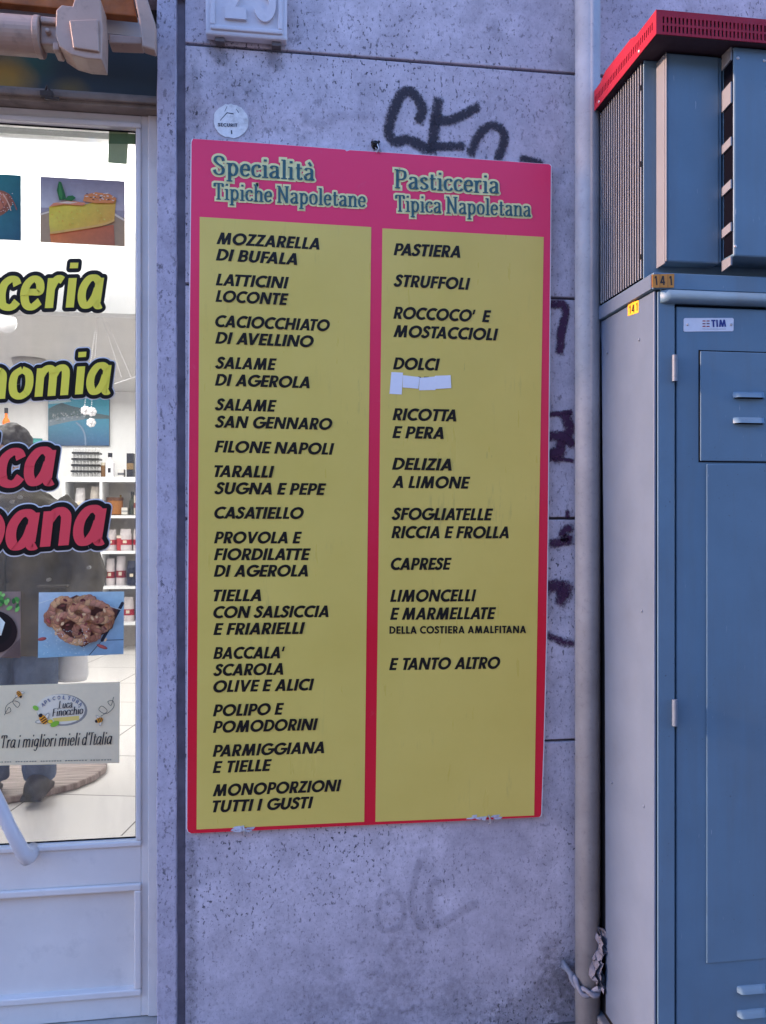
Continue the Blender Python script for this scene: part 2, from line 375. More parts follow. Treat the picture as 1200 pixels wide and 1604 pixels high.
SKEL = {   # single-line skeletons: advance, strokes, feet serifs (x, y)
 'a': (.56, [(s, [(.09, .50), (.14, .60), (.26, .63), (.38, .58), (.41, .46)]), (l, [(.41, .48), (.41, .12)]), (s, [(.41, .13), (.45, .03), (.54, .06)]), (s, [(.41, .38), (.22, .33), (.08, .2), (.13, .05), (.26, .03), (.41, .15)])], []),
 'q': (.56, [(s, [(.45, .55), (.34, .63), (.2, .6), (.08, .42), (.07, .2), (.15, .05), (.27, .06), (.38, .2), (.44, .4)]), (l, [(.47, .63), (.45, .2)]), (s, [(.45, .22), (.45, .08), (.5, .02), (.56, .05)])], []),
 'c': (.50, [(s, [(.43, .50), (.37, .61), (.25, .63), (.11, .52), (.07, .32), (.12, .1), (.26, .03), (.38, .06), (.46, .16)])], []),
 'd': (.60, [(s, [(.42, .5), (.26, .63), (.1, .5), (.07, .3), (.12, .1), (.26, .03), (.42, .2)]), (l, [(.44, 1), (.44, .0)])], [(.5, .02), (.38, .98)]),
 'e': (.52, [(s, [(.09, .35), (.25, .35), (.43, .36), (.41, .55), (.27, .63), (.12, .52), (.07, .32), (.13, .1), (.28, .03), (.46, .15)])], []),
 'g': (.58, [(s, [(.44, .5), (.32, .63), (.14, .56), (.07, .34), (.14, .12), (.28, .1), (.42, .3)]), (s, [(.46, .63), (.44, .3), (.41, -.1), (.28, -.28), (.1, -.2)])], []),
 'h': (.62, [(l, [(.13, 0), (.13, 1)]), (s, [(.13, .44), (.24, .59), (.36, .63), (.46, .55), (.48, .42)]), (l, [(.48, .45), (.48, 0)])], [(.13, .02), (.48, .02), (.08, .98)]),
 'i': (.30, [(l, [(.15, 0), (.15, .63)]), (l, [(.15, .84), (.15, .96)])], [(.15, .02), (.10, .62)]),
 'l': (.30, [(l, [(.15, 0), (.15, 1)])], [(.15, .02), (.10, .98)]),
 'm': (.94, [(l, [(.13, 0), (.13, .64)]), (s, [(.13, .44), (.22, .58), (.34, .63), (.43, .56), (.45, .42)]), (l, [(.45, .45), (.45, 0)]), (s, [(.45, .44), (.54, .58), (.66, .63), (.75, .56), (.77, .42)]), (l, [(.77, .45), (.77, 0)])], [(.13, .02), (.45, .02), (.77, .02), (.08, .62)]),
 'n': (.62, [(l, [(.13, 0), (.13, .64)]), (s, [(.13, .44), (.24, .59), (.36, .63), (.46, .55), (.48, .42)]), (l, [(.48, .45), (.48, 0)])], [(.13, .02), (.48, .02), (.08, .62)]),
 'o': (.56, [(s, [(.27, .63), (.11, .53), (.07, .33), (.12, .11), (.27, .03), (.43, .12), (.48, .33), (.43, .54), (.27, .63)])], []),
 'p': (.60, [(l, [(.13, -.3), (.13, .64)]), (s, [(.13, .46), (.26, .62), (.40, .58), (.49, .4), (.46, .16), (.34, .03), (.22, .06), (.13, .16)])], [(.13, -.28), (.08, .62)]),
 'r': (.44, [(l, [(.13, 0), (.13, .64)]), (s, [(.13, .40), (.2, .55), (.3, .63), (.40, .58)])], [(.13, .02), (.08, .62)]),
 's': (.46, [(s, [(.38, .52), (.32, .61), (.22, .63), (.11, .55), (.12, .43), (.25, .34), (.38, .25), (.39, .11), (.26, .03), (.14, .05), (.06, .15)])], []),
 't': (.40, [(l, [(.17, .84), (.17, .15)]), (s, [(.17, .17), (.2, .05), (.29, .03), (.37, .1)]), (l, [(.04, .61), (.36, .61)])], []),
 'u': (.62, [(l, [(.13, .63), (.13, .2)]), (s, [(.13, .22), (.17, .06), (.28, .03), (.4, .1), (.47, .25)]), (l, [(.48, .63), (.48, 0)])], []),
 'S': (.66, [(s, [(.53, .74), (.48, .9), (.33, .97), (.16, .9), (.12, .73), (.25, .57), (.43, .45), (.53, .3), (.48, .1), (.3, .03), (.15, .1), (.08, .26)])], []),
 'T': (.66, [(l, [(.33, 0), (.33, .96)]), (l, [(.06, .96), (.60, .96)]), (l, [(.07, .96), (.07, .76)]), (l, [(.59, .96), (.59, .76)])], [(.33, .02)]),
 'N': (.82, [(l, [(.16, 0), (.16, .98)]), (l, [(.14, .98), (.64, .02)]), (l, [(.65, 0), (.65, 1)])], [(.16, .02), (.65, .98), (.1, .98)]),
 'P': (.70, [(l, [(.16, 0), (.16, .98)]), (s, [(.16, .96), (.38, .96), (.54, .9), (.58, .73), (.53, .56), (.38, .48), (.16, .48)])], [(.16, .02), (.1, .98)]),
 'G': (.76, [(s, [(.6, .76), (.5, .93), (.34, .97), (.14, .8), (.08, .5), (.14, .2), (.34, .03), (.52, .08), (.62, .2)]), (l, [(.62, .1), (.62, .42), (.42, .42)])], []),
 'C': (.70, [(s, [(.6, .76), (.5, .93), (.34, .97), (.14, .8), (.08, .5), (.14, .2), (.34, .03), (.52, .08), (.62, .2)])], []),
 'L': (.60, [(l, [(.16, .98), (.14, .03), (.5, .03)])], []),
 'F': (.60, [(l, [(.14, 0), (.16, .96), (.56, .97)]), (l, [(.15, .5), (.46, .52)])], []),
 'I': (.40, [(l, [(.18, 0), (.2, .96)]), (l, [(.02, .94), (.38, .98)])], []),
 "'": (.2, [(l, [(.12, 1.0), (.07, .78)])], []),
 '`': (0, [(l, [(-.36, .95), (-.24, .76)])], []),
}
def skel_polys(ch, thick, thin, extra, rnd, serif):
    adv, st, ft = SKEL[ch]; q = []
    for kind, pts in st:
        pts = catmull(pts, 6) if kind == 's' else pts
        if kind == 'l' and len(pts) > 2:
            for a, b in zip(pts, pts[1:]): q += ribbon([a, b], thick, thin, extra, rnd)
        else: q += ribbon(pts, thick, thin, extra, rnd)
    if serif:
        for (x, y) in ft:
            w = .15 if y < .5 or x > .11 else .10
            q += [[(x - w - extra, y - .035 - extra), (x + w + extra, y - .035 - extra), (x + w + extra, y + .035 + extra), (x - w - extra, y + .035 + extra)]]
    return q
def grow(q, e):
    n = len(q); o = []
    for i in range(n):
        a, b, c = q[i - 1], q[i], q[(i + 1) % n]
        d1 = (b[0] - a[0], b[1] - a[1]); d2 = (c[0] - b[0], c[1] - b[1]); l1 = math.hypot(*d1) or 1; l2 = math.hypot(*d2) or 1
        n1 = (d1[1] / l1, -d1[0] / l1); n2 = (d2[1] / l2, -d2[0] / l2); k = 1 + n1[0] * n2[0] + n1[1] * n2[1]
        k = max(k, .6); o.append((b[0] + e * (n1[0] + n2[0]) / k, b[1] + e * (n1[1] + n2[1]) / k))
    return o
def ccw(q):
    a = sum(p[0] * r[1] - r[0] * p[1] for p, r in zip(q, q[1:] + q[:1])); return q if a > 0 else q[::-1]
def layout(text, shear=0, font='bold', gap=.085, space=.32, thick=.17, thin=.17, extra=0, rnd=False, serif=False):
    x = 0; out = []
    for ci, ch in enumerate(text):
        if ch == ' ': x += space; out.append((None, x, x)); continue
        if font == 'bold': adv, fn = BOLD[ch]; q = [grow(ccw(p), .015) for p in fn()]
        else: adv = SKEL[ch][0]; q = skel_polys(ch, thick, thin, extra, rnd, serif)
        out.append(([[(px + x + shear * py, py) for px, py in poly] for poly in q], x, x + adv)); 
        nx = text[ci + 1] if ci + 1 < len(text) else ' '; k_ = 0
        if font == 'bold': k_ = (.045 if ch in 'HIMNU' else 0) + (.045 if nx in 'BDEFHIKLMNPRU' else 0) - (.13 if ch + nx in ('AT', 'TA', 'AV', 'VA', 'LT', 'FA', 'PA') else 0) - (.03 if ch in 'LT' and nx in 'OCTG' else 0)
        x += adv + ((gap + k_) if adv else 0)
    return out
EPS = 4e-5
def put_text(mb, text, p0, p1, cap, Y, fit=None, col=None, frame=None, wref=None, lift=0, **kw):
    """letters on the plane y=Y with the ink of the last `fit` glyphs running from pixel p0 to pixel p1, cap height in pixels"""
    G = layout(text, **kw)
    a, b = P(p0[0], p0[1], Y), P(p1[0], p1[1], Y)
    H = cap * pxs((a + b) / 2)
    if wref is None:
        G2 = [g for g in (layout(text, **dict(kw, extra=0)) if kw.get('extra') else G) if g[0] is not None][-(fit or 999):]
        xs = [p[0] for g in G2 for poly in g[0] for p in poly]; mn, mx = min(xs), max(xs)
    d = Vector((b.x - a.x, 0, b.z - a.z)); ln = d.length; d /= ln; up = Vector((-d.z, 0, d.x))
    sx = ln / (mx - mn); k = 0
    for g in G:
        if g[0] is None: continue
        for poly in g[0]:
            k += 1
            pts = []
            for (x, y) in poly:
                q = Vector((a.x, Y, a.z)) + d * ((x - mn) * sx) + up * (y * H)
                pts.append((q.x, Y - lift - (k % 40) * EPS, q.z))
            mb.flat(pts, col)
    return mb

# ------------------------------------------------------------------ ground and wall
def structure(mb, name, m, **k): return tag(mb.build(name, m, **k), kind='structure')
g = MB(); g.box(-60, -80, -.2, 60, -3.2, 0); structure(g, 'road', M['asphalt'])
g = MB(); g.box(-60, -3.2, -.2, 60, .3, .10); structure(g, 'pavement', M['pave'], bevel=.02)

XL = P(290, 802, 0).x                   # left edge of the slab facing
zj = [P(880, v, 0).z for v in (114, 467, 812, 1160)]
wall = thing('stone_wall', (.6, .1, .1), 'pale lilac rendered stone wall in large courses with dark pits and spray paint', 'wall')
mb = MB(); J = .0035
zs = [.1] + zj[::-1] + [zj[0] + .585, zj[0] + 1.4]
for i in range(len(zs) - 1):
    mb.box(XL, 0, zs[i] + (J if i else 0), 2.6, .09, zs[i + 1] - J)
mb.build('facing_slabs', M['wall'], wall, bevel=.003)
mb = MB(); mb.box(XL + .002, .012, .1, 2.6, .095, 4.1); mb.box(XL + .05, .095, .1, 2.6, .3, 4.1)
mb.build('joint_backing', mat('joint', (.10, .09, .10), .9), wall)
# jamb strip beside the door
XJ0, XJ1 = P(246, 802, -.012).x, P(276, 802, -.012).x
jamb = MB()
pts = []
n = 60
for i in range(n + 1):
    z = .1 + 3.6 * i / n; pts.append((XJ0 + random.uniform(-.0022, .0012), z))
for i in range(n, -1, -1):
    z = .1 + 3.6 * i / n; pts.append((XJ1 + random.uniform(-.001, .001), z))
jamb.prism(pts, -.012, .05)
o = jamb.build('door_jamb', M['jamb'], bevel=.003)
tag(o, 'narrow pale stone strip standing between shop door and menu board wall', 'jamb')
mb = MB(); mb.box(XJ1 - .004, .02, .1, XL + .01, .1, 3.7)
mb.build('groove', mat('groove', (.24, .22, .26), .9, var=.3, scale=12), wall)

# spray paint
def spray(mb, pts, w, Y, amp=1.0, k=[0]):
    pts = catmull(pts, 6); k[0] += 1
    c = [P(u, v, Y - .0015 - .00012 * k[0]) for u, v in pts]; n = len(c)
    wm = w * 1.22 * pxs(c[0]) / 2
    prof = ((-1.5, 0), (-.75, .75), (0, 1), (.75, .75), (1.5, 0)); vs = []; cs = []; fs = []
    rows = []
    t0 = (c[1] - c[0]).normalized(); t1 = (c[-1] - c[-2]).normalized()
    rows.append((c[0] - t0 * wm * 1.3, t0, 0)); rows += [(c[i], (c[min(i + 1, n - 1)] - c[max(i - 1, 0)]).normalized(), 1) for i in range(n)]; rows.append((c[-1] + t1 * wm * 1.3, t1, 0))
    for p, t, al in rows:
        nn = Vector((-t.z, 0, t.x))
        for q, a in prof: vs.append(p + nn * q * wm); v_ = a * al * amp; cs.append((v_, v_, v_, 1))
    for i in range(len(rows) - 1):
        for j in range(4): fs.append((i * 5 + j, i * 5 + j + 1, (i + 1) * 5 + j + 1, (i + 1) * 5 + j))
    mb.add(vs, fs, cs)
def cr(x0, y0, sc, pts): return [(x0 + a / sc, y0 + b / sc) for a, b in pts]
c1 = lambda p: cr(280, 120, 1.935, p)
mb = MB()
spray(mb, c1([(728, 132), (738, 95), (712, 52), (682, 48), (655, 92), (636, 160), (655, 195), (700, 192), (748, 218)]), 13, 0)
spray(mb, c1([(788, 72), (778, 130), (766, 225)]), 13, 0)
spray(mb, c1([(782, 132), (830, 130), (905, 92)]), 12, 0)
spray(mb, c1([(768, 212), (860, 210)]), 11, 0)
spray(mb, c1([(885, 232), (905, 185), (938, 150), (972, 155), (988, 190), (968, 248)]), 11, 0)
spray(mb, c1([(1040, 248), (1100, 262)]), 9, 0)
o = mb.build('spray_paint', spraymat('spray_black', (.03, .025, .035), lo=.9), wall, col=True); tag(o, 'dark grey spray painted letters above the menu board')
mb = MB()
c5 = lambda p: cr(580, 360, 3.75, p); c7 = lambda p: cr(860, 400, 3.53, p); c6 = lambda p: cr(580, 700, 3.158, p)
spray(mb, c5([(1060, 440), (1130, 438), (1148, 490), (1125, 590), (1112, 715)]), 11, 0)
spray(mb, c7([(0, 880), (120, 868)]), 7, 0)
spray(mb, c7([(92, 890), (110, 960), (75, 1030), (35, 1120)]), 14, 0)
spray(mb, c7([(5, 1000), (70, 1000), (130, 1045)]), 12, 0)
spray(mb, c7([(20, 1120), (130, 1135)]), 5, 0)
spray(mb, c6([(890, 40), (950, 20)]), 14, 0)
spray(mb, c6([(975, 320), (975, 345)]), 6, 0)
spray(mb, c6([(985, 400), (950, 440), (985, 460), (900, 478)]), 11, 0)
spray(mb, c6([(880, 690), (930, 690), (960, 740)]), 16, 0)
spray(mb, c6([(975, 690), (940, 770)]), 16, 0, .85)
spray(mb, c6([(880, 930), (940, 960), (1000, 975)]), 10, 0, .75)
o = mb.build('spray_paint', spraymat('spray_purple', (.05, .012, .045), lo=.93), wall, col=True); tag(o, 'purple spray paint between menu board and drainpipe')
mb = MB(); cf = lambda p: cr(540, 1080, 2.857, p)
spray(mb, cf([(150, 990), (165, 930), (215, 905), (258, 950), (262, 1030), (220, 1075), (165, 1070), (145, 1010)]), 8, 0)
spray(mb, cf([(335, 770), (310, 870), (295, 950), (320, 1030), (355, 1075)]), 9, 0)
spray(mb, cf([(425, 850), (385, 880), (378, 960), (410, 1060)]), 9, 0)
spray(mb, cf([(415, 1060), (500, 1005), (590, 960)]), 11, 0)
spray(mb, c1([(375, 110), (400, 140), (440, 135), (480, 120), (590, 118)]), 12, 0, .8)
mb.build('faded_paint', spraymat('spray_faded', (.13, .12, .15), sc=70, lo=.17), wall, col=True)
mb = MB()
spray(mb, [(333, 70), (345, 88), (352, 92)], 20, 0); spray(mb, [(432, 78), (430, 95), (436, 100)], 18, 0)
spray(mb, [(372, 130), (376, 160), (380, 190)], 44, 0, .38)
spray(mb, [(880, 1500), (850, 1560), (800, 1610)], 60, 0, .8); spray(mb, [(895, 1530), (895, 1610)], 60, 0, .9)
spray(mb, [(640, 1480), (620, 1540), (600, 1620)], 70, 0, .42); spray(mb, [(700, 1560), (760, 1610)], 80, 0, .5); spray(mb, [(540, 1560), (480, 1600)], 90, 0, .42); pass
spray(mb, [(300, 100), (304, 160), (300, 210)], 22, 0, .5); spray(mb, [(296, 1320), (300, 1400), (298, 1600)], 14, 0, .7)
mb.build('grime_stain', spraymat('grime', (.10, .085, .09), sc=60, lo=.32), wall, col=True)

# house number plate
zb = P(390, 62, -.02).z
xa, xb = P(322, 60, -.03).x, P(450, 60, -.03).x
npl = thing('house_number_plate', ((xa + xb) / 2, -.02, zb), 'white marble house number plate with raised digits above the menu board', 'number plate')
mb = MB(); mb.box(xa, -.03, zb, xb, -.002, zb + .26); mb.build('slab', M['plate_stone'], npl, bevel=.005)
mb = MB(); w = .012
for b in ((xa + .012, zb + .012, xb - .012, zb + .012 + w), (xa + .012, zb + .236, xb - .012, zb + .248), (xa + .012, zb + .012 + w, xa + .012 + w, zb + .236), (xb - .012 - w, zb + .012 + w, xb - .012, zb + .236)):
    mb.box(b[0], -.035, b[1], b[2], -.028, b[3])
mb.build('border', M['plate_stone'], npl, bevel=.003)
mb = MB()
for ch, x0 in (('2', xa + .050), ('3', xa + .125)):
    for poly in layout(ch, font='bold')[0][0]:
        mb.prism([(x0 + p[0] * .085, zb + .043 + p[1] * .15) for p in poly], -.0375 - random.random() * 2e-4, -.029)
mb.build('digits', M['plate_stone'], npl)
mb = MB()
rusty = mat('rusty', (.12, .10, .10), .8, var=.3)
for u in (345, 433):
    mb = MB(); p = P(u, 70, -.01); mb.box(p.x - .012, -.022, zb - .012, p.x + .012, 0, zb - .0005); mb.build('bracket', rusty, npl, bevel=.002)

# round security sticker, half torn
st = MB()
ctr = P(362, 190, -.001); r_ = 27 * pxs(ctr)
pts = [(ctr.x + r_ * (1 + random.uniform(-.05, .03)) * math.cos(a * math.pi / 20), ctr.z + r_ * (1 + random.uniform(-.06, .03)) * math.sin(a * math.pi / 20)) for a in range(40)]
st.prism(pts, -.0022, -.0014, (.86, .86, .84, 1))
sk_ = (.04, .05, .08, 1)
put_text(st, 'SECURIT', (341, 198), (372, 199), 5, -.0023, col=sk_)
put_text(st, 'I', (362, 210), (364, 210), 6, -.0023, col=sk_)
for a, b in (((345, 190), (356, 178)), ((356, 178), (366, 180)), ((352, 176), (356, 168)), ((370, 172), (374, 178))):
    q = P(a[0], a[1], 0), P(b[0], b[1], 0); st.prism([(q[0].x, q[0].z), (q[1].x, q[1].z), (q[1].x, q[1].z + .003), (q[0].x, q[0].z + .002)], -.0026, -.0022, sk_)
o = st.build('round_sticker', printmat('sticker', .6, .3, .12, 90), col=True)
tag(o, 'worn round silver security sticker on the wall at the board top left corner', 'sticker')

# ------------------------------------------------------------------ menu board
YB = -.016
b0 = P(575, 1290, YB)
board = thing('menu_board', (b0.x, YB, b0.z), 'large pink and yellow menu board listing Neapolitan specialities in two columns', 'sign')
def poly_px(pts, Y): return [(P(u, v, Y).x, P(u, v, Y).z) for u, v in pts]
edge = [(301, 217), (400, 223.5), (470, 228.5), (540, 234), (543, 236.5), (548, 234.8), (640, 241), (760, 250), (862, 257), (864.5, 260), (863, 420), (861, 640), (859.5, 820), (857, 1000), (853, 1160), (849.2, 1274), (848, 1279), (845, 1280), (700, 1287), (520, 1295), (400, 1301), (310, 1305), (298, 1305.5), (293.5, 1303), (291.8, 1298), (292.5, 1080), (294, 800), (296, 500), (298, 300), (298.6, 222)]
mb = MB(); mb.prism(poly_px(edge, YB), YB, YB + .012); mb.build('backing_board', M['white'], board)
def light_tinted(name, lo, hi, z0, z1, rough, spec):
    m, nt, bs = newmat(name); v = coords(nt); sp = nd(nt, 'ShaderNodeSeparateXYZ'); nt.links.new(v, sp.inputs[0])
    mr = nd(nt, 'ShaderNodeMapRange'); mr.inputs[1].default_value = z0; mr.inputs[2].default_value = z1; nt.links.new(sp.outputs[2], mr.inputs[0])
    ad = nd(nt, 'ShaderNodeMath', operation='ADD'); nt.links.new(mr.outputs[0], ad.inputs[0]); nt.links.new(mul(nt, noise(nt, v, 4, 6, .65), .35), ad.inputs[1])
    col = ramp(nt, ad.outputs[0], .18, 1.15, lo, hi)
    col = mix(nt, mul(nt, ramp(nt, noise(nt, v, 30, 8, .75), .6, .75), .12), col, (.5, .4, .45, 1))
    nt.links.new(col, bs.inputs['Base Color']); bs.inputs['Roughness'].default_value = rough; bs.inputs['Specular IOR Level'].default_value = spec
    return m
# sky sheen painted into the ink: red turns pinker towards the top
redm = light_tinted('board_red', (.70, .008, .030, 1), (.84, .038, .125, 1), .5, 1.75, .30, .35)
def inset(pts, d):
    cx, cy = 577, 760; return [(u + (d if u < cx else -d) * (1 if abs(u - cx) > 250 else 0), v + (d * .35 if v < cy else -d * .2)) for u, v in pts]
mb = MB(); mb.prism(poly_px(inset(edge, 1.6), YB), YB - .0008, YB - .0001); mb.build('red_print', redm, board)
def panelmat():
    m, nt, bs = newmat('board_yellow'); v = coords(nt); v2 = coords(nt, (22, 1, 3)); v3 = coords(nt, (60, 1, 7))
    col = ramp(nt, noise(nt, v, 3, 5, .6), .3, .7, (.66, .49, .095, 1), (.73, .55, .12, 1))
    smear = mul(nt, ramp(nt, noise(nt, v2, 2.2, 6, .7), .56, .72), ramp(nt, noise(nt, v, 3.1, 3), .52, .66))
    col = mix(nt, mul(nt, smear, .55), col, (.23, .20, .08, 1))
    scr = mul(nt, ramp(nt, noise(nt, v3, 2.4, 4, .6), .69, .73), ramp(nt, noise(nt, v, 2.2, 3), .5, .6))
    col = mix(nt, mul(nt, scr, .6), col, (.14, .12, .06, 1))
    nt.links.new(col, bs.inputs['Base Color'])
    nt.links.new(ramp(nt, noise(nt, v2, 1.5, 5), .3, .7, (.26,) * 3 + (1,), (.40,) * 3 + (1,)), bs.inputs['Roughness'])
    bs.inputs['Specular IOR Level'].default_value = .5
    return m
ym = panelmat()
for q in ([(313, 340), (581.5, 356), (570.5, 1287), (308, 1299)], [(599, 358), (851.5, 371.5), (836.5, 1277), (588, 1287)]):
    mb = MB(); mb.prism(poly_px(q, YB), YB - .0014, YB - .0009); mb.build('yellow_panel', ym, board)
LINES = [('MOZZARELLA', 339, 382, 500.5, 391), ('DI BUFALA', 338, 407.7, 465.7, 415), ('LATTICINI', 337.8, 446.7, 452.7, 452), ('LOCONTE', 337.5, 472.5, 452, 478), ('CACIOCCHIATO', 337, 511.8, 516.8, 518.8), ('DI AVELLINO', 337, 538, 491.5, 544), ('SALAME', 337, 577, 433.6, 579.7), ('DI AGEROLA', 336.5, 603.8, 485, 608), ('SALAME', 336.5, 642.3, 433.4, 644.8), ('SAN GENNARO', 336.5, 669.4, 520.7, 673.2),
 ('FILONE NAPOLI', 336, 708.3, 523.8, 712.2), ('TARALLI', 335.7, 747, 429.8, 748), ('SUGNA E PEPE', 335.7, 773.7, 510.9, 775.2), ('CASATIELLO', 335.5, 812, 476, 812.7), ('PROVOLA E', 335.2, 851, 473, 851), ('FIORDILATTE', 335, 877.3, 486.8, 877), ('DI AGEROLA', 334.7, 903.3, 482.5, 902.8), ('TIELLA', 334.4, 941.8, 409.3, 941.3), ('CON SALSICCIA', 334, 968, 514.7, 966.4), ('E FRIARIELLI', 334, 994.5, 478, 992.5),
 ("BACCALA'", 334, 1032, 446.3, 1030.8), ('SCAROLA', 334, 1058.5, 443.7, 1056.6), ('OLIVE E ALICI', 334, 1084.3, 492.3, 1081), ('POLIPO E', 333.4, 1122, 445, 1119), ('POMODORINI', 333.4, 1147.8, 498.2, 1143), ('PARMIGGIANA', 333, 1185.3, 507.8, 1179.4), ('E TIELLE', 333, 1210.9, 426, 1207), ('MONOPORZIONI', 333, 1247.3, 535, 1238.8), ('TUTTI I GUSTI', 333, 1272.4, 491, 1265.6),
 ('PASTIERA', 616.5, 399.5, 721, 403.7), ('STRUFFOLI', 616.3, 448.5, 736.8, 454), ("ROCCOCO'  E", 616, 499, 769.3, 504.8), ('MOSTACCIOLI', 616, 527.7, 780.5, 533.3), ('DOLCI', 615.5, 578.4, 689.3, 580.3), ('RICOTTA', 614.7, 658, 714.7, 660), ('E PERA', 614.4, 686, 695, 687.5), ('DELIZIA', 613.9, 735.5, 707.3, 737), ('A LIMONE', 614.2, 764, 736.7, 765.2), ('SFOGLIATELLE', 613.2, 814, 772.5, 815), ('RICCIA E FROLLA', 612.9, 842.8, 796.9, 843), ('CAPRESE', 612, 892.5, 707.6, 892.2), ('LIMONCELLI', 611, 942.6, 746.2, 941.6), ('E MARMELLATE', 611, 970.7, 777, 969.5), ('E TANTO ALTRO', 609.4, 1049.6, 783.6, 1047)]
for t, u0, v0, u1, v1 in LINES:
    mb = MB(); put_text(mb, t, (u0, v0), (u1, v1), 18.0 if u0 < 500 else 18.4, YB - .0016, shear=.2, gap=.055, space=.36)
    o = mb.build('menu_line', M['black'], board); tag(o, 'menu line reading ' + t.replace('  ', ' '))
mb = MB(); put_text(mb, 'DELLA COSTIERA AMALFITANA', (610, 992.6), (823.8, 991.3), 11.3, YB - .0016, gap=.1, space=.36)
tag(mb.build('menu_line', M['black'], board), 'small upright line reading DELLA COSTIERA AMALFITANA')
mb = MB()
for u in (655, 664, 668): mb.prism(poly_px([(u, 590), (u + 4, 590.3), (u + 4, 592.6), (u, 592.3)], YB), YB - .0018, YB - .0015)
mb.build('covered_word', M['black'], board)
HEAD = [('Specialita`', (333.5, 273.5), (493, 283.3), 30), ('Tipiche Napoletane', (334.3, 312), (573, 325), 26), ('Pasticceria', (618, 294.7), (782, 303.5), 29), ('Tipica Napoletana', (619, 331), (832, 339.6), 26)]
tealm = mat('heading_teal', (.022, .10, .105), .35, var=.1); palem = mat('heading_outline', (.80, .74, .33), .35, var=.05)
for t, a, b, cap in HEAD:
    kw = dict(font='skel', gap=.05, space=.26, thick=.155, thin=.065, serif=True)
    mb = MB(); put_text(mb, t, a, b, cap, YB - .0012, extra=.115, rnd=True, **kw); ol = mb.build('heading_outline', palem, board)
    mb = MB(); put_text(mb, t, a, b, cap, YB - .0032, **kw); o = mb.build('heading', tealm, board); tag(o, 'teal serif heading reading ' + t.replace('a`', 'à'))
# scuffs on the lower edge: torn tape and clips
scuff = mat('scuff', (.5, .5, .55), .7, var=.3, scale=80)
for (u0, u1, v) in ((352, 393, 1299.5), (735, 783, 1281)):
    mb = MB()
    for k in range(14):
        u = random.uniform(u0, u1); q = P(u, v + random.uniform(-3, 3), YB)
        w = random.uniform(.006, .014); h = random.uniform(.003, .006)
        mb.prism([(q.x - w, q.z), (q.x + w * .6, q.z - h * .4), (q.x + w, q.z + h), (q.x - w * .5, q.z + h * .8)], YB - .0016 - k * 6e-5, YB - .0009)
    mb.build('torn_tape', scuff, board)
for (u, v) in ((383, 1300), (767, 1283)):
    mb = MB(); q = P(u, v, YB); mb.tube([(q.x - .004, YB - .002, q.z + .012), (q.x, YB - .006, q.z + .002), (q.x + .002, YB - .003, q.z - .012), (q.x + .001, -.001, q.z - .018)], .0022, 8)
    mb.build('fixing_clip', M['steel'], board)
# hook and wire over the board
q = P(589, 228, -.01)
hk = thing('wall_hook', (q.x, -.01, q.z), 'small blackened hook with twisted wire at the top middle of the menu board', 'hook')
mb = MB(); mb.ball((q.x - .001, -.004, q.z + .004), .011, .007, .012); mb.tube([(q.x - .012, -.012, q.z + .008), (q.x, -.016, q.z), (q.x + .008, -.012, q.z + .010)], .004, 8)
mb.build('hook_base', M['black'], hk, smooth=True)
mb = MB(); mb.tube([(q.x + .002, -.016, q.z + .004), (q.x + .006, -.022, q.z - .012), (q.x + .001, -.021, q.z - .024), (q.x - .003, -.02, q.z - .010), (q.x + .010, -.02, q.z - .022)], .0016, 6)
mb.build('wire', M['steel'], hk)
# white paper scraps over one menu word
for i, (q, lab) in enumerate(((([(613, 583), (631, 584), (629, 618), (610, 617)]), 'tall white paper scrap at the left end of the row under DOLCI'), (([(631, 588), (657, 591), (655, 609), (630.5, 607)]), 'white paper scrap second from left in the row under DOLCI'), (([(657, 592), (682, 590), (682, 611), (656, 611.5)]), 'white paper scrap third from left in the row under DOLCI, lower edge hanging'), (([(681, 589), (705.5, 588), (706.5, 608), (682, 609.5)]), 'white paper scrap at the right end of the row under DOLCI'))):
    mb = MB(); mb.prism(poly_px(q, YB), YB - .0024 - .0004 * (i % 2), YB - .0018)
    tag(mb.build('paper_scrap', M['paper']), lab, 'paper', 'paper scraps covering a menu word')

# ------------------------------------------------------------------ drainpipe
xp0, xp1 = P(902, 802, -.045).x, P(939, 802, -.045).x
xc, rp = (xp0 + xp1) / 2, (xp1 - xp0) / 2
pipe = thing('drainpipe', (xc, -.045, .1), 'painted grey drainpipe running down the wall between menu board and cabinet', 'pipe')
mb = MB(); mb.tube([(xc, -.045, .1), (xc, -.045, 4.0)], rp, 40); mb.build('pipe', M['pipe'], pipe, smooth=True)
mb = MB()
zr = P(915, 1556, -.1).z
ring = []
for k in range(37):
    t = math.pi - .15 + (math.pi + .5) * k / 36
    ring.append((xc + (rp + .008) * math.cos(t), -.045 + (rp + .008) * math.sin(t), zr + .014 - .030 * math.sin(math.pi * min(1, k / 30)) + .010 * k / 36))
path = [Vector(p) for p in [(xc - rp - .022, -.002, zr + .026), (xc - rp - .019, -.010, zr + .022), (xc - rp - .014, -.020, zr + .018)] + ring]
for ph in (0, math.pi):
    tw = []
    for k, p in enumerate(path):
        t = (path[min(k + 1, len(path) - 1)] - path[max(k - 1, 0)]).normalized(); a_ = Vector((0, 0, 1)) - t * t.z; a_.normalize(); b_ = t.cross(a_)
        w = ph + k * .42; tw.append(p + (a_ * math.cos(w) * .0075 + b_ * math.sin(w) * .0045))
    mb.tube(tw, [.0065 + .0012 * math.sin(k * .7 + ph) for k in range(len(tw))], 10)
o = mb.build('rag_strap', M['cloth'], smooth=True); tag(o, 'twisted grey rag tied round the lower drainpipe', 'rag')
mb = MB(); random.seed(3)
q = P(938, 1500, -.09); NU, NV = 9, 18; vs = []; fs = []
